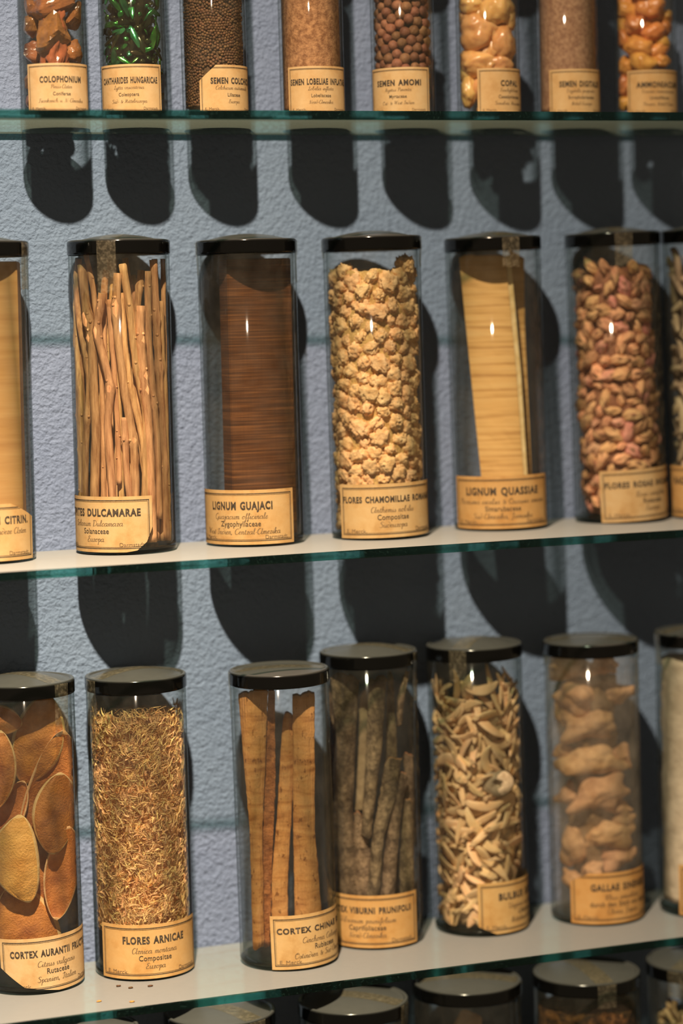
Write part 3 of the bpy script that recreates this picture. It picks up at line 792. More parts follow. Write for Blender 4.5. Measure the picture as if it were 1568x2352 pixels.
def shell_pack(n, half, z0, z1, rho, seed, it=70, skip=None):
    r = np.random.RandomState(seed)
    s = np.stack([r.uniform(-half * rho, half * rho, n), r.uniform(z0, z1, n)], 1)
    sp = math.sqrt(2 * half * rho * (z1 - z0) / n) * 1.05
    for _ in range(it):
        dv = s[:, None] - s[None]; dist = np.sqrt((dv ** 2).sum(2)) + np.eye(n) * 99 + 1e-6
        push = np.clip(sp - dist, 0, None)
        s += (dv / dist[..., None] * push[..., None] * .25).sum(1)
        s[:, 0] = np.clip(s[:, 0], -half * rho, half * rho); s[:, 1] = np.clip(s[:, 1], z0, z1)
    out = [(a / rho, z) for a, z in s]
    if skip: out = [q for q in out if not skip(*q)]
    return out


def behind_label(k, m=3.0):
    psi, w, z1 = D(LAB[k][0]), (35.5 if k[1] == '1' else LW) / JARS[k].R, 25.9 if k[1] == '1' else LZ[1]
    return lambda a, z: abs(a - psi) < w / 2 - m / JARS[k].R and z < z1 - m


def keep_inside(j, ob, root, margin=0.3):
    """Give the piece its own mesh, pressed flat where it would pass through the glass."""
    me = ob.data; n = len(me.vertices); v = np.empty(n * 3); me.vertices.foreach_get('co', v); v = v.reshape(-1, 3)
    A = np.array(Matrix.LocRotScale(root.location, root.rotation_euler, root.scale)); B = np.array(j.Mx.inverted())
    w = (v @ A[:3, :3].T + A[:3, 3]) / MM; q = w @ B[:3, :3].T + B[:3, 3]
    rr = np.hypot(q[:, 0], q[:, 1]); lim = j.Ri - margin; bad = rr > lim
    zb = q[:, 2] < 4.3; zt = q[:, 2] > j.H - 1.8
    if not (bad.any() or zb.any() or zt.any()): return
    k = np.where(bad, (lim - .25 * (1 - np.exp(-(rr - lim)))) / np.maximum(rr, 1e-6), 1.0); q[:, 0] *= k; q[:, 1] *= k
    q[:, 2] = np.clip(q[:, 2], 4.3, j.H - 1.8)
    C_ = np.array(j.Mx); w = (q @ C_[:3, :3].T + C_[:3, 3]) * MM
    Ai = np.linalg.inv(A); v = w @ Ai[:3, :3].T + Ai[:3, 3]
    ob.data = me.copy(); ob.data.vertices.foreach_set('co', v.ravel()); ob.data.update()


def scatter(j, protos, spots, rho, name, label, cat, group, rot=None, sc=(0.85, 1.15), jit=1.2, clamp=True):
    """Copies of the prototypes, each a thing of its own, laid against the inside of the glass."""
    made = []
    for i, (a, z) in enumerate(spots):
        src = protos[i % len(protos)]
        o = src.copy(); COL.objects.link(o)
        for ch in src.children:
            c = ch.copy(); COL.objects.link(c); c.parent = o
        s = rng.uniform(*sc)
        p = loc(j, a, rho - abs(rng.gauss(0, jit)) , z)
        o.location = p * MM
        o.rotation_euler = rot(a, z) if rot else (rng.uniform(0, 6.28), rng.uniform(0, 6.28), rng.uniform(0, 6.28))
        o.scale = (s, s, s)
        tag(o, label, cat, group); made.append(o)
        if clamp:
            for ob in [o] + list(o.children): keep_inside(j, ob, o)
    for src in protos:
        for ch in list(src.children): bpy.data.objects.remove(ch)
        bpy.data.objects.remove(src)
    return made


def proto(name, me): return link(name, me)


def facing(j, tilt=0.5, along=False):
    """Rotation that lays a flat piece (its Z the thin axis) against the glass, turned at random in that plane."""
    def f(a, z):
        out = Vector((math.cos(j.a + a), math.sin(j.a + a), 0))
        if along:      # long axis lies in the plane of the glass
            q = out.to_track_quat('X', 'Z')
            return (q.to_matrix() @ Euler((rng.uniform(0, 6.28), 0, 0)).to_matrix() @ Euler((0, rng.gauss(0, tilt), rng.uniform(0, 6.28) * 0)).to_matrix() @ Euler((0, 0, rng.uniform(0, 6.28))).to_matrix()).to_euler()
        q = out.to_track_quat('Z', 'Y')
        e = (q.to_matrix() @ Euler((rng.gauss(0, tilt), rng.gauss(0, tilt), rng.uniform(0, 6.28))).to_matrix()).to_euler()
        return e
    return f


ORD = ['first', 'second', 'third', 'fourth', 'fifth', 'sixth', 'seventh', 'eighth', 'ninth', 'tenth', 'eleventh', 'twelfth', 'thirteenth', 'fourteenth', 'fifteenth', 'sixteenth', 'seventeenth', 'eighteenth', 'nineteenth', 'twentieth']

#CONTENTS
# ------------------------------------------------------------------ contents: materials
C = {}
C['twig'] = stuff_mat('twig_bark', (0.34, 0.145, 0.05), (0.95, 0.55, 0.245), s=90, scale=(6, 6, .7), rough=.7, bump=.5, bs=350, var=.22, hue=.012)
C['twig_end'] = stuff_mat('twig_cut_end', (0.62, 0.42, 0.2), (0.8, 0.6, 0.36), s=900, var=.1)
C['guaiac'] = wood_mat('dark_guaiac_wood', (0.045, 0.016, 0.006), (0.13, 0.045, 0.014), (0.30, 0.115, 0.035), s=60, along=(.35, .35, 20), fine=(26, 26, .6))
C['sandal'] = wood_mat('pale_sandalwood', (0.48, 0.23, 0.07), (0.64, 0.35, 0.125), (0.72, 0.43, 0.17), s=14, along=(.6, .6, 9), fine=(3, 3, 40))
C['quassia'] = wood_mat('pale_quassia_wood', (0.40, 0.18, 0.045), (0.90, 0.55, 0.20), (0.95, 0.63, 0.26), s=26, along=(.5, .5, 14), fine=(2, 2, 50))
C['quassia_edge'] = stuff_mat('quassia_cut_edge', (0.75, 0.5, 0.22), (0.95, 0.74, 0.42), s=200, var=0)
C['chamomile'] = stuff_mat('dried_chamomile', (0.66, 0.35, 0.135), (1.0, 0.68, 0.36), s=330, rough=.85, bump=.7, bs=900, bdist=.0008, var=.14, hue=.006)
C['chamomile_deep'] = stuff_mat('chamomile_shade_tone', (0.42, 0.21, 0.06), (0.8, 0.5, 0.2), s=330, bump=.8, bs=700, bdist=.001, var=0)  # darker chamomile colour; shade between the heads is put into it
C['rose'] = stuff_mat('dried_rose_petals', (0.56, 0.25, 0.12), (0.92, 0.55, 0.28), s=130, rough=.7, bump=.6, bs=420, bdist=.0008, var=.25, hue=.012)
C['rosepink'] = stuff_mat('pink_rose_petals', (0.52, 0.19, 0.14), (0.74, 0.4, 0.26), s=150, rough=.7, bump=.6, bs=420, bdist=.0008, var=.2, hue=.02)
C['calyx'] = stuff_mat('rose_calyx', (0.26, 0.11, 0.07), (0.44, 0.24, 0.11), s=300, var=.2)
C['rose_deep'] = stuff_mat('rose_shade_tone', (0.14, 0.06, 0.03), (0.40, 0.2, 0.09), s=200, bump=.8, bs=400, bdist=.001, var=0)  # rose tone darkened to stand in for shade behind the buds
C['root'] = stuff_mat('grey_beige_root', (0.32, 0.22, 0.13), (0.62, 0.48, 0.32), s=220, var=.25)
C['root_deep'] = stuff_mat('root_shade_tone', (0.10, 0.07, 0.045), (0.28, 0.22, 0.14), s=200, bump=.8, bdist=.001, var=0)  # root colour with the shade of the gaps painted in
C['peel'] = stuff_mat('dried_orange_peel', (0.3, 0.072, 0.012), (0.86, 0.32, 0.065), s=70, detail=8, rough=.45, bump=1, bs=1000, bdist=.0006, var=.2, hue=.005, spec=.5)
C['peel_gold'] = stuff_mat('golden_orange_peel', (0.76, 0.3, 0.055), (1.0, 0.53, 0.145), s=70, detail=8, rough=.45, bump=1, bs=1000, bdist=.0006, var=.1, hue=.01, spec=.5)
C['pith'] = stuff_mat('pale_peel_rim', (0.7, 0.4, 0.16), (0.92, 0.62, 0.3), s=300, var=.1)
C['arnica'] = stuff_mat('arnica_fibres', (1.0, 0.65, 0.29), (1.0, 0.65, 0.29), s=200, rough=.6, bump=0, var=.5, hue=.022, island=True, trans=.12)
C['arnica_deep'] = stuff_mat('arnica_shade_tone', (0.5, 0.26, 0.085), (0.86, 0.5, 0.18), s=500, bump=.9, bs=800, bdist=.001, var=0)  # deeper arnica tone imitating shade under the fibres
def bark_mat(name):
    t = NT(name)
    bands = t.tex((.9, .9, 4.2), s=42, detail=5, dist=.7); fib = t.tex((30, 30, 1.2), s=26, detail=5); pits = t.tex((1, 1, .6), s=330, detail=4)
    col_ = t.ramp(bands, ((.32, (0.46, 0.17, 0.045)), (.5, (0.80, 0.38, 0.125)), (.7, (0.94, 0.51, 0.19))))
    m = t.mixc(t.math('MULTIPLY', fib, .55), col_, (0.55, 0.24, 0.07))
    m = t.mixc(t.ramp(pits, ((.60, (0, 0, 0)), (.68, (.8,) * 3))), m, (0.20, 0.06, 0.015))
    p = t.n('ShaderNodeBsdfPrincipled'); t.l(m, p.inputs['Base Color']); p.inputs['Roughness'].default_value = .75; p.inputs['Specular IOR Level'].default_value = .15
    t.l(t.bump(t.math('ADD', fib, t.math('MULTIPLY', pits, .6)), .8, .0012), p.inputs['Normal'])
    return t.done(p.outputs[0])


C['cinchona'] = bark_mat('cinchona_bark')
C['cinchona_edge'] = stuff_mat('cinchona_broken_edge', (0.24, 0.075, 0.018), (0.62, 0.26, 0.075), s=260, bump=.9, bs=420, bdist=.0012, var=0)
C['viburnum'] = stuff_mat('viburnum_bark', (0.125, 0.078, 0.048), (0.46, 0.31, 0.19), s=170, scale=(1, 1, .7), detail=8, rough=.85, bump=1, bs=420, bdist=.0022, var=.2, hue=.012, lo=.40, hi=.62)
C['viburnum_in'] = stuff_mat('viburnum_inner_bark', (0.3, 0.11, 0.04), (0.55, 0.24, 0.1), s=300, var=.15)
C['squill'] = stuff_mat('squill_slices', (0.92, 0.56, 0.26), (1.0, 0.74, 0.44), s=120, rough=.5, bump=.3, bs=400, var=.2, hue=.01, trans=.15)
C['squill_deep'] = stuff_mat('squill_shade_tone', (0.42, 0.27, 0.12), (0.78, 0.57, 0.31), s=160, bump=.8, bdist=.001, var=0)  # squill colour darkened as painted shade behind the slices
C['gall'] = stuff_mat('tan_gall', (0.46, 0.235, 0.105), (0.76, 0.45, 0.23), s=150, rough=.8, bump=.6, bs=500, var=.15, hue=.01)
C['gall_deep'] = stuff_mat('gall_shade_tone', (0.16, 0.09, 0.04), (0.36, 0.23, 0.11), s=150, var=0)  # gall colour darkened so the core reads as shaded
C['chalk'] = stuff_mat('chalky_white', (0.72, 0.6, 0.43), (0.95, 0.83, 0.63), s=90, rough=.9, bump=.6, bs=300, bdist=.001, var=0)
C['amber'] = stuff_mat('amber_rosin', (0.13, 0.042, 0.011), (0.4, 0.155, 0.05), s=110, rough=.22, bump=.4, bs=380, var=.14, spec=.6, sss=.08)
C['copal'] = stuff_mat('honey_copal', (0.62, 0.3, 0.085), (0.86, 0.52, 0.21), s=110, rough=.28, bump=.3, bs=380, var=.12, spec=.6, sss=.4)
C['ammon'] = stuff_mat('orange_gum', (0.50, 0.17, 0.035), (0.80, 0.38, 0.10), s=150, rough=.32, bump=.35, bs=420, var=.14, spec=.5, sss=.2)
C['beetle'] = stuff_mat('green_wing_case', (0.010, 0.16, 0.045), (0.10, 0.52, 0.10), s=160, rough=.18, bump=.15, bs=800, var=.5, hue=.05, spec=.8, metal=.85)
C['beetle_dk'] = stuff_mat('dark_beetle_bits', (0.01, 0.028, 0.01), (0.06, 0.05, 0.014), s=200, rough=.2, bump=.2, var=.4, hue=.06, spec=.8, metal=.7)
C['seed'] = stuff_mat('dark_seed', (0.06, 0.027, 0.011), (0.17, 0.085, 0.036), s=500, rough=.6, bump=.4, bs=1500, bdist=.0003, var=.35, hue=.01)
C['seed_isl'] = stuff_mat('dark_seed_mass', (0.06, 0.027, 0.011), (0.17, 0.085, 0.036), s=500, rough=.6, bump=.4, bs=1500, bdist=.0003, var=.35, hue=.01, island=True)
C['lobelia'] = stuff_mat('golden_brown_powder', (0.24, 0.115, 0.038), (0.54, 0.31, 0.125), s=420, detail=9, rough=.8, bump=.9, bs=1300, bdist=.0006, var=0, lo=.38, hi=.66)
C['digitalis'] = stuff_mat('dull_brown_powder', (0.26, 0.14, 0.075), (0.46, 0.29, 0.16), s=520, detail=9, rough=.8, bump=.9, bs=1500, bdist=.0006, var=0, lo=.38, hi=.66)
C['amomum'] = stuff_mat('brown_berry', (0.15, 0.058, 0.027), (0.3, 0.14, 0.07), s=240, rough=.6, bump=.5, bs=900, bdist=.0005, var=.32, hue=.014)
C['dark_deep'] = stuff_mat('dark_shadowy_fill', (0.03, 0.017, 0.008), (0.12, 0.06, 0.025), s=300, bump=.6, var=0)  # painted shade for peel and berry cores; also dark fillings and crumbs
C['crumb'] = stuff_mat('reddish_crumbs', (0.05, 0.016, 0.005), (0.4, 0.15, 0.045), s=230, detail=8, bump=1, bs=320, bdist=.002, var=0, lo=.42, hi=.68)
C['chip'] = stuff_mat('pale_brown_chip', (0.36, 0.22, 0.13), (0.52, 0.35, 0.22), s=200, var=0)


def c3(x, y): return x * .3613, 500 + y * .3613
def c4(x, y): return 420 + x * .3827, 500 + y * .3827
def c5(x, y): return 980 + x * .375, 480 + y * .375
def k1(x, y): return x * .3664, 1490 + y * .3664
def k2(x, y): return 490 + x * .3878, 1440 + y * .3878
def k3(x, y): return 950 + x * .4047, 1400 + y * .4047
def t1(x, y): return x * .5102, y * .5102
def t2(x, y): return 768 + x * .5102, y * .5102


def lump_at(name, j, px, py, rx, ry, mat, seed, label, cat, group=None, depth=None, layer=0.0, dz=.8, roll=0.0, **kw):
    """A lump whose photographed half-sizes are rx, ry pixels; it lies `layer` mm behind the glass."""
    x, _, z = scr(j, px, py, 8.0)
    k = 4.55
    a, b = rx / k, ry / k; dr = min(a, b) * dz + .3 * max(a, b) * dz
    d = depth if depth is not None else math.sqrt(max(4.0, (j.Ri - .3) ** 2 - min(abs(x) + a * .55, j.Ri - 1) ** 2)) - dr - layer
    x, d2 = fit_in(j, x, d, .3); x = max(-(j.Ri - a - .1), min(j.Ri - a - .1, x)) if a < j.Ri else 0
    x, _, z = scr(j, px, py, d)
    x = max(-(j.Ri - a * .8), min(j.Ri - a * .8, x))
    o = link(name, lump(name, seed, (a, dr, b), mat, **kw))
    o.location = wpt(j, x, d, z) * MM
    o.rotation_euler = (0, roll, j.a + math.pi / 2); keep_inside(j, o, o)
    return tag(o, label, cat, group)


# ------------------------------------------------------------------ middle shelf
# pale tan block and dark red-brown block
def block(j, name, top, bot, zt, zb, mats, label, sides=()):
    bm = bmesh.new()
    vt = [bm.verts.new((x, d, zt)) for x, d in top]; vb = [bm.verts.new((x, d, zb)) for x, d in bot]
    bm.faces.new(vt); bm.faces.new(vb[::-1])
    for i in range(4): bm.faces.new((vt[i], vb[i], vb[(i + 1) % 4], vt[(i + 1) % 4]))
    bmesh.ops.recalc_face_normals(bm, faces=bm.faces[:])
    for f in bm.faces:
        if f.index in sides: f.material_index = 1
    bmesh.ops.bevel(bm, geom=bm.edges[:], offset=.45, segments=2, affect='EDGES')
    vs = [tuple(v.co) for v in bm.verts]; bm.verts.index_update()
    fs = [[v.index for v in f.verts] for f in bm.faces]; fm = [f.material_index for f in bm.faces]; bm.free()
    return local_obj(name, j, vs, fs, mats, fm, False, label, 'wood block')


jA = JARS['A2']; zt = scr(jA, 40, 600, 10)[2]
block(jA, 'wood_block', [(-15, 16), (19.3, 11), (21.2, -8), (-18, -12)], [(-15, 16), (19.0, 11), (21.0, -8), (-18, -12)], zt, 4.3, [C['sandal']], 'pale tan wood block with fine grain inside the cut-off jar beside the twig jar')
jC = JARS['C2']; zt = scr(jC, 575, 594, 8)[2]
block(jC, 'wood_block', [(-9.8, 14), (22.2, .8), (20, -7.5), (-14.2, 4.5)], [(-10.6, 14), (21.4, .8), (19, -8), (-15.2, 4.5)], zt, 4.3, [C['guaiac']], 'dark red-brown wood block with ruled horizontal grain inside a jar')

jE = JARS['E2']
vs, fs, fm = strip3d(jE, [c5(195, 287), c5(270, 1030), c5(362, 1925)], [c5(480, 283), c5(548, 1000), c5(612, 1925)], lambda t: 8 + 3 * t, 3.4, nu=40, nv=8, rough=.12, ends=.8, seed=4)
quas = local_obj('leaning_wood_piece', jE, vs, fs, [C['quassia'], C['quassia_edge']], fm, False, 'pale yellow wood slat with fine cross cracks leaning in its jar', 'wood slat')
vs, fs, fm = strip3d(jE, [c5(482, 285), c5(549, 1000), c5(613, 1925)], [c5(512, 283), c5(576, 1000), c5(634, 1925)], lambda t: 6.6 + 3 * t, 2.0, nu=40, nv=3, rough=.1, seed=6)
ed = link('pale_edge', None or mesh('pale_edge', [(np.array(wpt(jE, *v)) - np.array(quas.location) / MM) for v in vs], fs, [C['quassia_edge']], None, False), quas); ed['label'] = 'pale sawn side edge'
vs, fs, fm = strip3d(jE, [c5(500, 245), c5(560, 700), c5(600, 1925)], [c5(596, 300), c5(598, 700), c5(655, 1925)], -7, 3, nu=30, nv=5, rough=.2, seed=8)
local_obj('leaning_wood_piece', jE, vs, fs, [C['quassia'], C['quassia']], fm, False, 'shaded narrow wood slat standing behind the pale leaning slat', 'wood slat')

# twigs
jB = JARS['B2']
TW = [([(520, 300), (545, 560), (585, 760), (590, 1000), (612, 1350), (600, 1750), (600, 2090)], 55, 0), ([(500, 258), (488, 500), (505, 660), (555, 900), (572, 1050), (545, 1400), (538, 1750), (530, 2085)], 42, 2.5),
      ([(543, 225), (590, 430), (612, 620), (640, 900), (655, 1300), (660, 2085)], 31, 5), ([(745, 352), (735, 560), (748, 760), (790, 1100), (850, 1400), (862, 1750), (860, 2090)], 48, 0),
      ([(650, 480), (640, 580), (612, 720), (660, 900), (708, 1080), (682, 1300), (715, 1750), (720, 2090)], 48, 0), ([(778, 292), (825, 560), (860, 900), (930, 1250), (925, 1700), (910, 2085)], 46, 2),
      ([(893, 560), (890, 700), (910, 1000), (945, 1300), (962, 1740), (970, 2070)], 50, 0), ([(940, 340), (940, 700), (962, 1000), (1000, 1400), (1012, 1800), (1010, 1915)], 40, 1.5),
      ([(975, 268), (992, 640), (1012, 1000), (1040, 1450), (1045, 1750), (1060, 2070)], 46, 1.0), ([(1028, 530), (1032, 830), (1050, 1100), (1060, 1500), (1075, 2075)], 30, 0),
      ([(1036, 262), (1040, 600), (1048, 900), (1040, 1300), (1030, 2060)], 28, 6), ([(770, 478), (790, 760), (822, 1050), (900, 1380), (940, 1740), (950, 2085)], 34, 3.5),
      ([(472, 560), (482, 800), (508, 1100), (515, 1500), (522, 1800), (525, 2030)], 40, .5), ([(690, 520), (722, 900), (748, 1350), (760, 1700)], 33, 4), ([(675, 330), (660, 430), (655, 760), (690, 1400), (700, 2085)], 40, 8),
      ([(790, 1270), (800, 1600), (820, 1750), (830, 2090)], 40, 1), ([(900, 335), (872, 560), (860, 900), (830, 1500), (800, 2085)], 44, 9), ([(720, 360), (700, 700), (640, 1200), (600, 2000)], 36, 11),
      ([(560, 640), (520, 1000), (530, 1500), (560, 2085)], 38, 7), ([(815, 600), (870, 1000), (900, 1500), (985, 2060)], 34, 7), ([(985, 420), (1000, 900), (985, 1500), (1000, 2060)], 36, 8),
      ([(480, 300), (470, 700), (490, 1200), (500, 2000)], 30, 9), ([(600, 420), (560, 900), (620, 1500), (640, 2030)], 36, 13), ([(850, 420), (900, 900), (860, 1500), (880, 2085)], 40, 14), ([(740, 900), (760, 1200), (770, 1600), (780, 2085)], 34, 6)]
for k in range(14):
    a0 = rng.uniform(0, 6.28); x0, y0 = 790 + 230 * math.cos(a0) * rng.uniform(.3, 1), 2040
    TW.append(([(x0 + rng.gauss(0, 45), rng.uniform(235, 480)), (x0 + rng.gauss(0, 30), 1100), (x0, y0)], rng.uniform(30, 46), rng.uniform(17, 34)))
for i, (P, wd, lay) in enumerate(TW):
    r = wd * .3613 / 4.64 / 2 * 1.12
    pts = []
    for (x_, y_) in P:
        px, py = c3(x_, y_)
        x, _, z = scr(jB, px, py, 10)
        d = math.sqrt(max(1.0, (jB.Ri - .3 - r) ** 2 - min(abs(x), jB.Ri - 2) ** 2)) - lay
        x, d, z = scr(jB, px, py, d); x, d = fit_in(jB, x, d, r + .2); pts.append(Vector((x, d, max(z, 4.2 + r * .5))))
    fine, rad = [], []
    knots = [rng.uniform(.05, .95) for _ in range(4)]
    N = 34
    L_ = [0.0]
    for p, q in zip(pts[:-1], pts[1:]): L_.append(L_[-1] + (q - p).length)
    for n_ in range(N + 1):
        t = n_ / N; s = t * L_[-1]; m_ = min(range(len(pts) - 1), key=lambda q: 0 if L_[q] <= s <= L_[q + 1] + 1e-6 else 1)
        f = (s - L_[m_]) / max(1e-6, L_[m_ + 1] - L_[m_]); p = pts[m_].lerp(pts[m_ + 1], f)
        fine.append(p + Vector((.28 * fbm((s, i, 0), .07, i, 2), .2 * fbm((s, i, 5), .07, i, 2), 0)))
        rad.append(r * (1 + .1 * fbm((s, 0, i), .12, i, 3) + sum(.32 * math.exp(-((t - q) / .012) ** 2) for q in knots)))
    for _ in range(2): fine = [fine[0]] + [(fine[q - 1] + fine[q] * 2 + fine[q + 1]) / 4 for q in range(1, N)] + [fine[-1]]
    vs, fs = tube(fine, rad, 10); fm = [0] * (len(fs) - 2) + [1, 1]
    for q in knots:        # leaf-scar buds
        b = int(q * N); c = fine[b]; th = rng.uniform(-1, 1); ctr = c + Vector((math.sin(th), math.cos(th), 0)) * rad[b] * .85; s0 = len(vs)
        for u in range(4):
            for w_ in range(6):
                ph, la = w_ * math.pi / 3, -1.2 + u * .8
                vs.append(tuple(ctr + Vector((math.cos(ph) * math.cos(la), math.sin(ph) * math.cos(la), math.sin(la))) * r * .42))
        for u in range(3):
            for w_ in range(6): fs.append((s0 + u * 6 + w_, s0 + u * 6 + (w_ + 1) % 6, s0 + u * 6 + 6 + (w_ + 1) % 6, s0 + u * 6 + 6 + w_)); fm.append(0)
    local_obj('twig', jB, vs, fs, [C['twig'], C['twig_end']], fm, True, 'dried brown twig standing among the twigs in the twig jar', 'twig', 'twigs packed in the twig jar')


# dried flower heads
def chamomile(seed):
    bm = bmesh.new(); bmesh.ops.create_icosphere(bm, subdivisions=4, radius=1)
    r = random.Random(seed); sx, sy, sz = r.uniform(4.6, 5.8), r.uniform(4.4, 5.4), r.uniform(3.4, 4.4)
    for v in bm.verts:
        p = v.co.copy(); th = math.atan2(p.y, p.x)
        crease = abs(math.sin(th * 5 + 2.5 * fbm(p, 1.5, seed, 2))) * (1 - abs(p.z)) * .16
        k = 1 + .26 * fbm(p, 1.4, seed, 3) + .20 * fbm(p, 4.0, seed + 9, 3) - crease + (.06 * fbm(p, 11, seed + 3, 2))
        v.co = Vector((p.x * sx, p.y * sy, p.z * sz)) * k
    return proto('chamomile_head', bm_mesh('chamomile_head', bm, [C['chamomile']]))


jD = JARS['D2']
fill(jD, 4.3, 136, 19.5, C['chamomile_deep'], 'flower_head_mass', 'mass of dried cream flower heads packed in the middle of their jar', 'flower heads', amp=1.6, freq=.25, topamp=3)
sp = shell_pack(160, D(108), 8, 138, 18.5, 3, skip=behind_label('D2'))
scatter(jD, [chamomile(s) for s in range(8)], sp, 18.8, 'chamomile_head', 'dried cream-coloured crinkled flower head among those filling its jar', 'flower head', 'dried flower heads in the cream flower jar', sc=(.78, 1.2), jit=.8)


# rosebuds
def rosebud(seed, pink):
    bm = bmesh.new(); bmesh.ops.create_icosphere(bm, subdivisions=4, radius=1)
    r = random.Random(seed); ln, wd = r.uniform(6.0, 7.8), r.uniform(3.4, 4.4); sq = r.uniform(.72, 1.0); ph = r.uniform(0, 6)
    for v in bm.verts:
        p = v.co.copy(); th = math.atan2(p.y, p.x) + ph; h = p.z
        prof = (1 - max(0, h) ** 1.6 * .5) * (1 + .10 * h)
        f = (th * 2.5 / math.pi + h * 1.1) % 1.0
        fold = .20 * f ** 2 - .10 + (.16 * max(0, h) * math.sin(3 * th + seed))
        k = (1 + fold + .20 * fbm(p, 1.3, seed, 3) + .05 * fbm(p, 5, seed, 2)) * prof
        v.co = Vector((p.x * wd * k, p.y * wd * sq * k, h * ln * (1 + .08 * math.sin(5 * th)) + .5 * fbm(p, 2.4, seed, 2)))
    o = proto('rosebud', bm_mesh('rosebud', bm, [C['rosepink' if pink else 'rose']]))
    vs, fs = lathe([(0, -9), (.55, -9), (.6, -7.2), (1.5, -6.6), (1.9, -5.4), (1.5, -4.4)], 10)
    for q in range(5):
        th = q * 1.2566; n0 = len(vs)
        for u in range(5):
            w_ = 1.5 * (1 - u / 4) + .1; rr = 1.7 + (wd - 1.3) * min(1, u / 2.2); z = -5.2 + u * 1.35
            for sgn in (-1, 1): vs.append((rr * math.cos(th) - sgn * w_ * .6 * math.sin(th), rr * math.sin(th) + sgn * w_ * .6 * math.cos(th), z))
        for u in range(4): fs.append((n0 + 2 * u, n0 + 2 * u + 1, n0 + 2 * u + 3, n0 + 2 * u + 2))
    link('calyx', mesh('calyx', vs, fs, [C['calyx']]), o)
    return o


jF = JARS['F2']
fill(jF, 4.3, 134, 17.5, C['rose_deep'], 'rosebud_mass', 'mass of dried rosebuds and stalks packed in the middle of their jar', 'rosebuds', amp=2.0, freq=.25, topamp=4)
sp = shell_pack(176, D(108), 9, 136, 18.6, 11, skip=behind_label('F2'))
scatter(jF, [rosebud(s, s in (2, 5)) for s in range(9)], sp, 18.4, 'rosebud', 'dried pinkish-brown rosebud among those filling the rosebud jar', 'rosebud', 'dried rosebuds in the rosebud jar', sc=(.66, 1.0), jit=.9, rot=facing(jF, .5, True))


def slice_mesh(name, seed, ln, wd, tk, bend, mat, pw=.55, cup=.3):
    vs, fs = [], []; N, K = 16, 8; r = random.Random(seed)
    for a in range(N + 1):
        u = a / N; ph = bend * (u - .5); Rb = ln / max(.05, abs(bend)); w_ = wd * (max(0.02, math.sin(math.pi * (u * .96 + .02))) ** pw) * (1 + .15 * fbm((u * 4, 0, 0), 1, seed, 2))
        c = Vector((Rb * math.sin(ph), Rb * (1 - math.cos(ph)) * (1 if bend > 0 else -1), .6 * math.sin(u * 5 + seed)))
        nn = Vector((-math.sin(ph), math.cos(ph), 0))
        for k in range(K):
            t = 2 * math.pi * k / K; q = math.cos(t) * w_ / 2
            p = c + nn * q; vs.append((p.x, p.y, p.z + math.sin(t) * tk / 2 + cup * (q / wd * 2) ** 2 * 1.5))
    for a in range(N):
        for k in range(K): fs.append((a * K + k, a * K + (k + 1) % K, (a + 1) * K + (k + 1) % K, (a + 1) * K + k))
    fs += [tuple(range(K))[::-1], tuple(range(N * K, N * K + K))]
    return proto(name, mesh(name, vs, fs, [mat]))


jG = JARS['G2']
fill(jG, 4.3, 132, 18, C['root_deep'], 'root_piece_mass', 'mass of grey-beige plant pieces packed in the middle of the cut-off jar', 'plant pieces', amp=2, freq=.3)
sp = shell_pack(90, D(85), 10, 136, 19.5, 5, skip=lambda a, z: a > .25 or behind_label('G2')(a, z))
scatter(jG, [slice_mesh('root_piece', 40 + s, 17 + 3 * (s % 3), 4.6, 3.6, .3 + .2 * s, C['root'], .3) for s in range(5)], sp, 20.2, 'root_piece', 'grey-beige plant piece in the cut-off jar beside the rosebuds', 'plant piece', 'grey-beige pieces in the cut-off jar', rot=facing(jG, .3), sc=(.7, 1.1))

# ------------------------------------------------------------------ lower shelf
jP = JARS['A3']


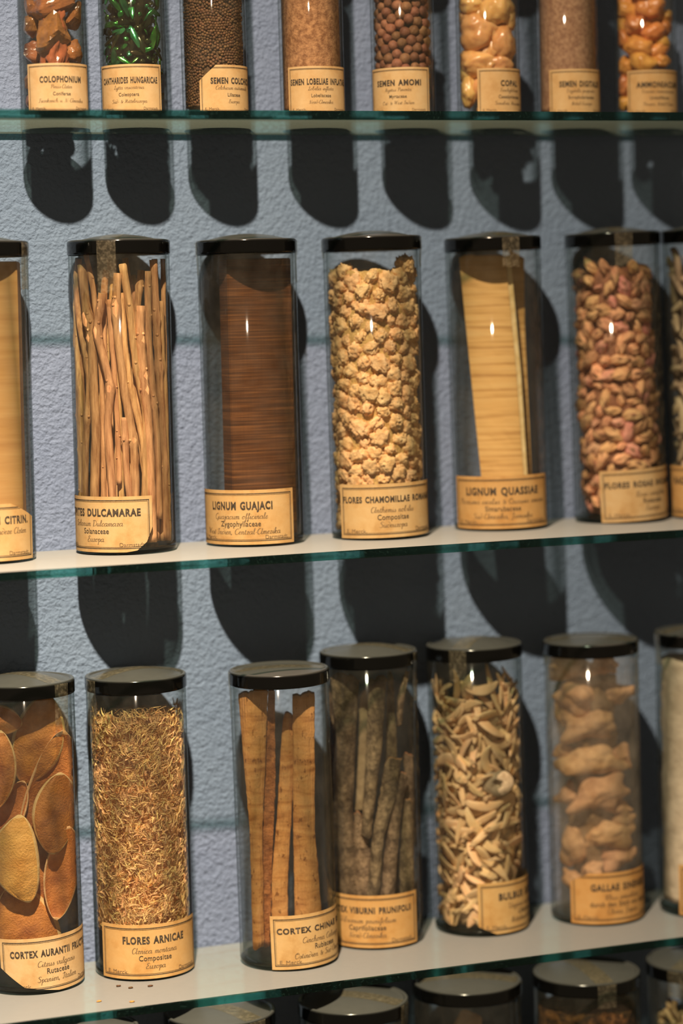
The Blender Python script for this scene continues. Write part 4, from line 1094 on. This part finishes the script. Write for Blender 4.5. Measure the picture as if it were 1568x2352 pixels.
def peel(P0, P1, wpx, d, bulge, mat, label, seed, asym=0.0, pw=.62):
    """Pointed oval piece of peel between two photographed tips; bulge > 0 swells towards the viewer."""
    (x0, y0), (x1, y1) = k1(*P0), k1(*P1); w_ = wpx * .3664
    dx, dy = x1 - x0, y1 - y0; ln = math.hypot(dx, dy); nx_, ny_ = -dy / ln, dx / ln
    nu, nv = 34, 18; F, B, fs, fm = [], [], [], []
    for a in range(nu + 1):
        u = a / nu; wh = w_ / 2 * max(.012, math.sin(math.pi * u)) ** pw; c_ = asym * math.sin(math.pi * u) * w_
        for b in range(nv + 1):
            s = 2 * b / nv - 1
            px, py = x0 + dx * u + nx_ * (wh * s + c_), y0 + dy * u + ny_ * (wh * s + c_)
            e = math.sqrt(max(0, 1 - s * s)) * math.sin(math.pi * u) ** .6
            x, dep, z = scr(jP, px, py, d)
            dep += bulge * e + .35 * fbm((x, z, 0), .2, seed, 3)
            lip = .8 if (abs(s) > .86 or u < .04 or u > .96) else 0
            xa, da = fit_in(jP, x, dep + lip, .5); F.append((xa, da, z)); xb, db = fit_in(jP, x, da - 1.7, .5); B.append((xb, db, z))
    n = len(F); I = lambda a, b: a * (nv + 1) + b
    for a in range(nu):
        for b in range(nv):
            q = (I(a, b), I(a + 1, b), I(a + 1, b + 1), I(a, b + 1)); rim = b in (0, nv - 1) or a in (0, nu - 1)
            fs.append(q); fm.append(1 if rim else 0); fs.append(tuple(n + i for i in q[::-1])); fm.append(1)
    R_ = [I(a, 0) for a in range(nu + 1)] + [I(nu, b) for b in range(1, nv + 1)] + [I(a, nv) for a in range(nu - 1, -1, -1)] + [I(0, b) for b in range(nv - 1, 0, -1)]
    for i in range(len(R_)):
        p, q = R_[i], R_[(i + 1) % len(R_)]; fs.append((q, p, n + p, n + q)); fm.append(1)
    return local_obj('orange_peel', jP, F + B, fs, [mat, C['pith']], fm, True, label, 'orange peel', 'curved orange peels in the peel jar')


peel((300, 285), (150, 850), 330, 9, 5, C['peel'], 'tall brown peel standing under the lid of the orange peel jar', 1, asym=-.05)
peel((-150, 420), (140, 470), 190, 14, 3, C['peel'], 'peel lying crosswise right under the lid of the orange peel jar', 2)
peel((400, 515), (150, 1180), 320, 13, -4, C['peel'], 'hollow peel with a long pale curved rim behind the big front peel', 3, asym=-.22)
peel((375, 780), (325, 1290), 300, 17, 5, C['peel'], 'big rounded front peel with an arched pale rim in the orange peel jar', 4)
peel((0, 510), (-30, 1010), 240, 17, 4, C['peel'], 'dark domed peel at the picture edge in the orange peel jar', 5)
peel((150, 830), (20, 1200), 200, 13, -2, C['peel'], 'narrow peel wedged under the dark domed peel', 6, asym=.12)
peel((120, 1040), (180, 1590), 320, 18, 4.5, C['peel_gold'], 'bright golden pointed peel low in the orange peel jar', 7, asym=.2)
peel((430, 1120), (350, 1700), 230, 15, -3, C['peel'], 'peel with a sharp lower tip beside the golden peel', 8, asym=.0)
peel((60, 1480), (330, 2000), 420, 10, 5, C['peel'], 'broad brown peel just above the label of the orange peel jar', 9, asym=.1)
peel((-250, 900), (-120, 1500), 300, 13, 4, C['peel'], 'peel half outside the picture beside the golden peel', 10)
for q, (P0, P1, w_, d_) in enumerate((((60, 420), (100, 900), 330, 4), ((330, 620), (300, 1200), 300, 4), ((60, 850), (110, 1350), 330, 7), ((300, 1150), (260, 1750), 330, 7), ((140, 1380), (160, 1900), 360, 4), ((-120, 1250), (-60, 1800), 300, 8))):
    peel(P0, P1, w_, d_, 3, C['peel'], 'dim orange peel, %s from the top of those at the back of the peel jar' % ORD[q], 20 + q)
fill(jP, 4.3, 128, 6, C['dark_deep'], 'peel_shade_core', 'peel core coloured dark for shade in the middle of the orange peel jar', 'orange peel', amp=1.5, freq=.1)

# shaggy fibres
jR = JARS['B3']
rcore = fill(jR, 4.3, 131, 19.6, C['arnica_deep'], 'flower_fibre_core', 'middle of the shaggy golden flower fibres, its colour darkened for shade', 'flower fibres', amp=1.6, freq=.3, topamp=3, fine=.6)


def fibres(j, n, z0, z1, seed):
    r = np.random.RandomState(seed); vs, fs = [], []
    tufts = [(r.uniform(-1.95, 1.95), r.uniform(z0, z1), r.uniform(0, 6.28)) for _ in range(330)]
    for i in range(n):
        if i % 3:
            ta, tz, td = tufts[r.randint(len(tufts))]; a, z = ta + r.normal(0, .09), tz + r.normal(0, 1.6); dr = td + r.normal(0, .45)
            ln, wd = r.uniform(3.5, 9), r.uniform(.2, .5)
        else:
            a, z, dr = r.uniform(-1.95, 1.95), r.uniform(z0, z1), r.uniform(0, 6.28); ln, wd = r.uniform(2, 6), r.uniform(.4, 1.4)
        rho = j.Ri - .3 - abs(r.normal(0, 1.5)); cv = r.normal(0, .16); lift = r.normal(0, .18); b0 = len(vs); tw = r.uniform(0, 3)
        s, h = a * rho, z; q = 5
        for k in range(q):
            u = k / (q - 1); w_ = wd * (1 - .8 * u) / 2
            d = dr + cv * k * 2
            if k: s += math.cos(d) * ln / (q - 1); h += math.sin(d) * ln / (q - 1)
            hh = min(max(h, z0 - 1), z1 + 2.5)
            rr = min(j.Ri - .2, rho + lift * k * 1.2)
            for sg in (-1, 1):
                ss, h2, r2 = s - sg * math.sin(d) * w_, hh + sg * math.cos(d) * w_ * math.cos(tw), min(j.Ri - .15, rr + sg * w_ * math.sin(tw))
                th = j.a + ss / rho; vs.append((r2 * math.cos(th), r2 * math.sin(th), h2))
        for k in range(q - 1): fs.append((b0 + 2 * k, b0 + 2 * k + 1, b0 + 2 * k + 3, b0 + 2 * k + 2))
    o = link('flower_fibres', mesh('flower_fibres', vs, fs, [C['arnica']]))
    o.location = (j.X * MM, j.Y * MM, j.z * MM); o.rotation_euler = (0, j.lean, 0)
    return tag(o, 'shaggy golden-brown dried flower fibres filling their jar on the lower shelf', 'flower fibres', None, 'stuff')


rf = fibres(jR, 11000, 24, 134, 5)
for key in ('label', 'category', 'kind'): del rcore[key]
rcore.name = 'packed_core'; rcore.parent = rf; rcore.matrix_parent_inverse = Matrix.Identity(4); rcore.matrix_basis = Matrix.Identity(4); rcore['kind'] = 'stuff'

# three bark slabs
jS = JARS['C3']


def bark(j, name, L, Rr, d, th, bulge, mats, label, cat, group, seed, rough=.5, ends=1.5, nu=44, nv=14, kk=k2):
    vs, fs, fm = strip3d(j, [kk(*p) for p in L], [kk(*p) for p in Rr], d, th, bulge, nu, nv, rough, .22, seed, ends)
    return local_obj(name, j, vs, fs, mats, fm, True, label, cat, group)


cm = [C['cinchona'], C['cinchona_edge']]; cg = 'bark slabs in the front bark jar'
bark(jS, 'bark_slab', [(145, 410), (175, 760), (215, 1200), (232, 1900)], [(322, 352), (310, 760), (290, 1200), (300, 1900)], lambda t: 15 - 2 * t, 6, 1.5, cm, 'broad pale-faced bark slab, the widest in the front bark jar', 'bark slab', cg, 1)
bark(jS, 'bark_slab', [(324, 356), (312, 760), (292, 1200), (302, 1900)], [(362, 380), (368, 900), (350, 1350), (332, 1900)], lambda t: 13 - 2 * t, 5, -.6, [C['cinchona_edge'], C['cinchona_edge']], 'dark crumbly broken side of bark next to the broad slab', 'bark slab', cg, 4, rough=.9, nv=8)
bark(jS, 'bark_slab', [(412, 515), (395, 760), (380, 1050), (345, 1500), (345, 1900)], [(470, 505), (475, 760), (465, 1100), (440, 1500), (440, 1900)], lambda t: 9 + 2 * t, 6, 1.2, cm, 'narrow bark slab, lowest topped, wedged in the middle of the front bark jar', 'bark slab', cg, 2)
bark(jS, 'bark_slab', [(468, 400), (470, 760), (472, 1200), (480, 1650), (490, 1900)], [(600, 385), (600, 800), (600, 1200), (638, 1650), (650, 1900)], lambda t: 12, 7, 2.2, cm, 'tan bark slab with a rounded broken top near the grey bark strips', 'bark slab', cg, 3)

# grey bark strips
jV = JARS['D3']; vm = [C['viburnum'], C['viburnum_in']]; vg = 'bark strips in the rear bark jar'
VB = [([(690, 268), (730, 700), (735, 1100), (745, 1700)], [(865, 300), (840, 700), (825, 1100), (880, 1700)], 12, 3, 'widest grey bark strip with a ragged top in the rear bark jar'),
      ([(920, 295), (905, 700), (880, 1150), (872, 1225)], [(1026, 290), (1000, 700), (950, 1100), (935, 1260)], 15, 2.6, 'straight grey bark strip ending in a splintered lower tip'),
      ([(1022, 765), (985, 1000), (940, 1250), (905, 1600)], [(1115, 765), (1085, 1000), (1010, 1250), (985, 1600)], 17, 2.8, 'speckled grey bark strip with a flat sawn top leaning across the jar'),
      ([(1105, 850), (1050, 1100), (1010, 1350), (980, 1650)], [(1150, 880), (1120, 1050), (1090, 1350), (1070, 1650)], 15, 2.4, 'slim leaning grey bark strip between the sawn strip and the rounded strip'),
      ([(1125, 1020), (1110, 1200), (1100, 1400), (1105, 1650)], [(1175, 1020), (1185, 1200), (1185, 1400), (1180, 1650)], 11, 1.6, 'short bark strip with a rounded top by the glass'),
      ([(1130, 270), (1090, 420), (1085, 580)], [(1165, 255), (1130, 430), (1115, 580)], 13, 1.6, 'small curled bark piece high up under the lid of the rear bark jar'),
      ([(1125, 740), (1130, 900), (1120, 1020), (1120, 1600)], [(1180, 740), (1185, 900), (1185, 1100), (1190, 1600)], 6, 1.6, 'dim bark strip behind the rounded bark strip'),
      ([(865, 385), (860, 700), (840, 1095)], [(910, 385), (925, 700), (905, 1085)], 8, 1.2, 'lighter inner bark strip showing between the two tall grey strips'),
      ([(1030, 270), (1020, 700), (1010, 1700)], [(1065, 265), (1085, 700), (1100, 1700)], 4, 1.5, 'dark upright bark strip behind the sawn strip'),
      ([(835, 1080), (830, 1300), (840, 1700)], [(895, 1140), (930, 1280), (960, 1700)], 13, 2, 'low bark strip below the splintered tip'),
      ([(640, 300), (660, 900), (690, 1700)], [(700, 320), (735, 900), (745, 1700)], 3, 1.6, 'shaded bark strip half hidden by the three-slab jar')]
for i, (L, Rr, d, b, lab) in enumerate(VB):
    bark(jV, 'bark_strip', L, Rr, d, 2.6, b, [C['chip'], C['viburnum_in']] if 'inner' in lab else vm, lab, 'bark strip', vg, 20 + i, rough=.55, ends=1.6, nv=12)

# bulb slices
jU = JARS['E3']
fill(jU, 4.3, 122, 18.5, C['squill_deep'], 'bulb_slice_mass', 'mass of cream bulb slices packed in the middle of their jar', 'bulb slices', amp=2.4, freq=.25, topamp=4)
sp = shell_pack(235, D(108), 8, 130, 20, 21, skip=behind_label('E3'))
scatter(jU, [slice_mesh('bulb_slice', 60 + s, 17 + 3.5 * (s % 4), 4.2 + .7 * (s % 3), 1.5, (.5, 1.0, 1.5, -.8, -1.2, 1.9, .2)[s], C['squill']) for s in range(7)], sp, 21.2, 'bulb_slice', 'curved cream-coloured bulb slice among those in its jar', 'bulb slice',
        'cream bulb slices in the slice jar', rot=facing(jU, .32), sc=(.7, 1.15), jit=1.5)
bm = bmesh.new(); bmesh.ops.create_icosphere(bm, subdivisions=4, radius=1)
for v in bm.verts:
    r_ = math.hypot(v.co.x, v.co.z); k = 1 + .07 * math.sin(r_ * 22 + 2 * fbm(v.co, 2, 3, 2)) + .08 * fbm(v.co, 2, 7, 3)
    v.co = Vector((v.co.x * 8.6, v.co.y * 3.2 * k - (2.2 if r_ < .3 and v.co.y > 0 else 0), v.co.z * 7.2))
o = link('bulb_core_slice', bm_mesh('bulb_core_slice', bm, [C['root']]))
px, py = k3(475, 985); x, dd, z = scr(jU, px, py, 18.6); o.location = wpt(jU, x, dd, z) * MM; o.rotation_euler = (0, 0, jU.a - math.pi / 2)
tag(o, 'round greyish ringed bulb heart with a dark hole among the cream slices', 'bulb slice')

# galls
jL = JARS['F3']


def gall(seed, size):
    bm = bmesh.new(); bmesh.ops.create_icosphere(bm, subdivisions=4, radius=1)
    r = random.Random(seed); horns = [(Vector((r.gauss(0, 1), r.gauss(0, .6), r.gauss(0, 1))).normalized(), r.uniform(.25, .7), r.uniform(.25, .45)) for _ in range(r.randint(3, 5))]
    for v in bm.verts:
        p = v.co.normalized(); k = .72 + .16 * fbm(p, 1.3, seed, 3) + .03 * fbm(p, 6, seed, 2)
        for d, a, s in horns: k += a * math.exp(-(p - d).length_squared / (s * s))
        v.co = Vector((p.x * size[0], p.y * size[1], p.z * size[2])) * k
    return bm_mesh('horned_gall', bm, [C['gall']])


GL = [(890, 330, 120, 80), (1080, 310, 90, 70), (940, 480, 130, 90), (1130, 480, 90, 70), (860, 600, 70, 90), (1010, 650, 170, 90), (850, 800, 60, 50), (1000, 850, 170, 100), (1165, 830, 75, 55), (880, 1060, 70, 60),
      (1040, 1050, 150, 80), (1160, 1120, 80, 50), (1090, 1270, 150, 80), (1185, 1195, 70, 45), (915, 1330, 85, 130), (1150, 1410, 110, 60), (890, 1530, 60, 60), (1010, 1480, 60, 60)]
GORD = sorted(range(len(GL)), key=lambda i: GL[i][1])
for i, (gx, gy, rx, ry) in enumerate(GL):
    px, py = k3(gx, gy); a, b = rx * .4047 / 4.33 * 1.12, ry * .4047 / 4.33 * 1.15; dr = min(a, b) * .95
    x, _, z = scr(jL, px, py, 10); d = math.sqrt(max(9, (jL.Ri - .8) ** 2 - min(abs(x) + a * .5, 20) ** 2)) - dr - (3 if i in (1, 3, 4, 8, 11, 17) else 0)
    x, d, z = scr(jL, px, py, d); x = max(-(jL.Ri - a), min(jL.Ri - a, x))
    o = link('horned_gall', gall(300 + i, (a, dr, b))); o.location = wpt(jL, x, d, z) * MM; o.rotation_euler = (0, rng.uniform(-.35, .35), jL.a + math.pi / 2); keep_inside(jL, o, o)
    tag(o, 'tan horned gall, %s from the top in the hazy jar' % ORD[GORD.index(i)], 'gall', 'tan galls in the hazy jar')
fill(jL, 4.3, 130, 12, C['gall_deep'], 'gall_mass', 'brown galls packed in the middle of the hazy jar', 'galls', amp=4, freq=.12, topamp=5)

# chalky powder
fill(JARS['G3'], 6.2, 138, 22.2, C['chalk'], 'chalky_powder', 'chalky white powder filling the cut-off jar on the lower shelf', 'powder', amp=1.0, freq=.16, topamp=2, fine=.3)

# ------------------------------------------------------------------ top shelf
jj = JARS['A1']
CH = [(240, 15, 115, 62, 1.5), (235, 150, 92, 98, .2), (118, 112, 45, 55, 2), (335, 80, 48, 70, 2.5), (325, 240, 75, 60, 1), (160, 240, 70, 55, 4), (125, 350, 45, 80, 1), (250, 360, 90, 70, 6), (140, 30, 60, 45, 3), (230, -110, 120, 70, 1), (120, 450, 40, 50, 2)]
oc = sorted(range(len(CH)), key=lambda i: CH[i][1])
for i, (cx, cy, rx, ry, lay) in enumerate(CH):
    lump_at('resin_chunk', jj, *t1(cx, cy), rx * .5102 * 1.14, ry * .5102 * 1.1, C['amber'], 500 + i, 'jagged amber-brown resin chunk, %s from the top in the amber jar' % ORD[oc.index(i)], 'resin chunk', 'amber resin chunks', layer=lay, sub=4, facet=16, amp=.06, freq=2.5, roll=rng.uniform(-.5, .5))

fill(jj, 5, 80, 6.0, C['amber'], 'resin_light_block', 'brown resin core added to block light in the amber jar', 'resin', amp=2.5, freq=.3)  # core added so no light leaks through between the chunks
jj = JARS['B1']
fill(jj, 5, 75, 9.5, C['beetle_dk'], 'beetle_fragment_mass', 'dark glossy beetle fragments packed in the middle of the green jar', 'beetle fragments', amp=2, freq=.5)


def elytron(seed, mat, ln, wd):
    bm = bmesh.new(); bmesh.ops.create_icosphere(bm, subdivisions=3, radius=1)
    for v in bm.verts:
        p = v.co; tp = 1 - .35 * max(0, p.y); v.co = Vector((p.x * wd * tp, p.y * ln, (p.z * .9 if p.z > 0 else -abs(p.z) * .15) * wd * .7 * (1 + .05 * math.sin(p.x * 14))))
    return proto('beetle_wing_case', bm_mesh('beetle_wing_case', bm, [mat]))


sp = shell_pack(150, D(100), 8, 66, 12.6, 31, skip=behind_label('B1', 1.5))
scatter(jj, [elytron(1, C['beetle'], 5.4, 1.6), elytron(2, C['beetle'], 4.2, 1.4), elytron(3, C['beetle_dk'], 5.0, 1.7), elytron(4, C['beetle'], 1.6, 1.3), elytron(5, C['beetle_dk'], 1.5, 1.3)], sp, 13.0, 'beetle_wing_case',
        'shiny green beetle wing case among those in the green jar', 'beetle wing', 'green beetle wing cases', rot=facing(jj, .45), sc=(.8, 1.25), jit=.9)

jj = JARS['C1']
fill(jj, 5, 70, 13.2, C['seed'], 'seed_core', 'dark seeds packed in the middle of the tiny seed jar', 'seeds', amp=.3, freq=1.0, fine=.4)
sp = shell_pack(1080, D(88), 7, 62, 13.9, 41, it=45, skip=behind_label('C1', 1.0))
sp.sort(key=lambda q: abs(q[0] + .1) + max(0, q[1] - 57) * .2 + max(0, 8 - q[1]) * .1)
bm = bmesh.new(); bmesh.ops.create_icosphere(bm, subdivisions=2, radius=.86)
for v in bm.verts: v.co *= 1 + .14 * fbm(v.co, 1.6, 3, 2)
sm = bm_mesh('tiny_round_seed', bm, [C['seed']])
scatter(jj, [proto('tiny_round_seed', sm)], sp[:300], 14.0, 'tiny_round_seed', 'tiny dark brown round seed among those in the tiny seed jar', 'seed', 'tiny dark seeds', jit=.35, sc=(.85, 1.12), clamp=False)
base = np.array([v.co for v in sm.vertices]) / MM; bf = [tuple(p.vertices) for p in sm.polygons]; vs, fs = [], []
for a, z in sp[300:]:
    p = np.array(loc(jj, a, 14.0 - abs(rng.gauss(0, .35)), z)); n0 = len(vs)
    vs += list(base * rng.uniform(.85, 1.12) * np.array([1, rng.choice((-1, 1)) * 1.0, 1])[[0, 2, 1]] + p); fs += [tuple(n0 + i for i in f) for f in bf]
o = link('tiny_seed_remainder', mesh('tiny_seed_remainder', np.array(vs) - np.array([jj.X, jj.Y, jj.z]), fs, [C['seed_isl']])); o.location = (jj.X * MM, jj.Y * MM, jj.z * MM)
tag(o, 'the other tiny dark brown seeds towards both sides of the tiny seed jar', 'seeds', None, 'stuff')

fill(JARS['D1'], 5, 90, 14.5, C['lobelia'], 'golden_powder', 'golden-brown fine powder filling its narrow jar on the top shelf', 'powder', amp=.12, freq=1.2, fine=.15)
fill(JARS['G1'], 5, 90, 14.5, C['digitalis'], 'dull_brown_powder', 'dull brown fine seed powder filling its narrow jar on the top shelf', 'powder', amp=.12, freq=1.2, fine=.15)

jj = JARS['E1']
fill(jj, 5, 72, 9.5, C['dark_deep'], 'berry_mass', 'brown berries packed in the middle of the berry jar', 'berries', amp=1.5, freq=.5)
pr = [proto('brown_berry', lump('brown_berry', 600 + s, (2.75, 2.7, 2.75), C['amomum'], sub=3, amp=.10, freq=1.6, amp2=.03)) for s in range(4)]
scatter(jj, pr, shell_pack(112, D(105), 7, 66, 12.0, 51, skip=behind_label('E1', 1.5)), 12.0, 'brown_berry', 'round dark brown berry among those in the berry jar', 'berry', 'round brown berries', jit=.5, sc=(.84, 1.1))

jj = JARS['F1']
CP = [(615, 15, 62, 50, .5), (725, 40, 75, 78, .8), (650, 140, 92, 92, .1), (755, 200, 62, 88, 1), (580, 92, 45, 55, 3), (640, 285, 90, 60, .6), (592, 320, 45, 60, 1.5), (602, 415, 40, 75, .6), (775, 90, 40, 60, 4), (690, 400, 80, 80, 7), (740, 300, 60, 60, 5), (640, -70, 80, 60, 1)]
oc = sorted(range(len(CP)), key=lambda i: CP[i][1])
for i, (cx, cy, rx, ry, lay) in enumerate(CP):
    lump_at('resin_lump', jj, *t2(cx, cy), rx * .5102, ry * .5102, C['copal'], 620 + i, 'pale honey-coloured resin lump, %s from the top in the honey resin jar' % ORD[oc.index(i)], 'resin lump', 'honey resin lumps', layer=lay, sub=4, amp=.24, freq=1.3, octv=3, amp2=.05)
fill(jj, 5, 80, 6.0, C['copal'], 'pale_resin_light_block', 'pale resin core added to block light in the honey resin jar', 'resin', amp=2.5, freq=.3)  # added core, stops light passing between the pale lumps
jj = JARS['H1']
AM = [(1320, 50, 55, 38, .5), (1420, 35, 62, 50, .5), (1485, 75, 50, 34, 1), (1352, 112, 47, 47, .3), (1430, 145, 58, 36, .3), (1290, 110, 34, 52, 1), (1310, 180, 38, 52, .5), (1372, 215, 66, 52, .2), (1470, 185, 42, 32, 1), (1450, 228, 62, 32, 1.5), (1310, 300, 40, 42, .5),
      (1392, 285, 66, 52, .3), (1470, 275, 38, 32, .5), (1300, 390, 36, 48, .5), (1300, 465, 32, 36, 1), (1300, 15, 45, 30, 1), (1390, -40, 60, 50, .5), (1350, 170, 60, 60, 6), (1430, 90, 60, 60, 6), (1330, 30, 60, 60, 6), (1400, 330, 60, 60, 6), (1480, 130, 38, 40, 3)]
oc = sorted(range(len(AM)), key=lambda i: AM[i][1])
for i, (cx, cy, rx, ry, lay) in enumerate(AM):
    lump_at('gum_lump', jj, *t2(cx, cy), rx * .5102 * 1.08, ry * .5102 * 1.08, C['ammon'], 660 + i, 'orange knobbly gum lump among those in the last narrow jar', 'gum lump', 'orange gum lumps', layer=lay, sub=4, amp=.24, freq=1.2, octv=2, roll=rng.uniform(-.6, .6))

fill(jj, 5, 80, 6.5, C['ammon'], 'gum_light_block', 'orange gum core added to block light in the last narrow jar', 'gum', amp=2.5, freq=.3)  # added filler keeping the gum jar's shadow solid
# ------------------------------------------------------------------ bottom row, only the tops show
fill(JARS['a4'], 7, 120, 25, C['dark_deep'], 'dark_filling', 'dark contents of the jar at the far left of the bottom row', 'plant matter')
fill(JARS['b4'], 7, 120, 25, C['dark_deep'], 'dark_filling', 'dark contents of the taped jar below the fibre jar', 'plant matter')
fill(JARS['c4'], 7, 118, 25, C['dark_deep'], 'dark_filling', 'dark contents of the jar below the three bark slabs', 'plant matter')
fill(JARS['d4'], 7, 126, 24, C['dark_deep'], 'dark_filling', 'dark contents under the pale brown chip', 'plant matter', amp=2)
fill(JARS['e4'], 7, 142, 25.5, C['crumb'], 'reddish_crumbs', 'dark reddish-brown crumbs filling the jar below the hazy gall jar', 'crumbs', amp=1.4, freq=.4, topamp=3, fine=1.0)
fill(JARS['f4'], 7, 128, 23, C['root_deep'], 'root_filling', 'dim tangle of roots low in the last bottom jar', 'roots', amp=2)
j4 = JARS['d4']; px, py = 1080, 2340; x, dd, z = scr(j4, px, py, 19)
o = link('brown_chip', lump('brown_chip', 800, (9, 3, 9), C['chip'], sub=4, facet=9, amp=.12, freq=1.5)); o.location = wpt(j4, x, 19, z - 4) * MM; o.rotation_euler = (0, .8, j4.a + math.pi / 2)
tag(o, 'pale brown chip leaning inside the dark jar of the bottom row', 'chip')
j4 = JARS['f4']
for i in range(12):
    a0 = rng.uniform(-1.3, .6); z = rng.uniform(122, 138); pts = []
    dr = rng.uniform(0, 6.28); a, r0 = a0, rng.uniform(18, 24)
    for k in range(12):
        dr += rng.gauss(0, .55); a += math.cos(dr) * .10; z += math.sin(dr) * 2.0; z = min(140, max(114, z))
        r0 = min(24.5, max(12, r0 + rng.gauss(0, .8))); pts.append(Vector((-r0 * math.sin(-a), r0 * math.cos(a), z)))
    vs, fs = tube(pts, [1.5 + .3 * math.sin(k * 2 + i) for k in range(12)], 8)
    local_obj('curly_root', j4, vs, fs, [C['squill']], None, True, 'pale curly root in the last jar of the bottom row', 'root', 'pale curly roots')

# a few bits of plant dust lying on the lower shelf in front of the fibre jar
for i, (px, py) in enumerate(((228, 2301), (303, 2302), (272, 2266), (300, 2270), (345, 2266))):
    ray = CR * (px - 784) / FPX - CU * (py - 1176) / FPX + CF
    t_ = (ZS[3] + .1 - CAM_P[2]) / ray[2]; w_ = CAM_P + ray * t_
    o = link('plant_crumb', lump('plant_crumb', 900 + i, (1.3, .6, .5), C['cinchona_edge' if i < 2 else 'dark_deep'], sub=2, amp=.4)); o.location = (w_[0] * MM, w_[1] * MM, (ZS[3] + .45) * MM)
    tag(o, 'tiny brown crumb lying on the lower shelf in front of the fibre jar', 'crumb', 'crumbs on the lower shelf')
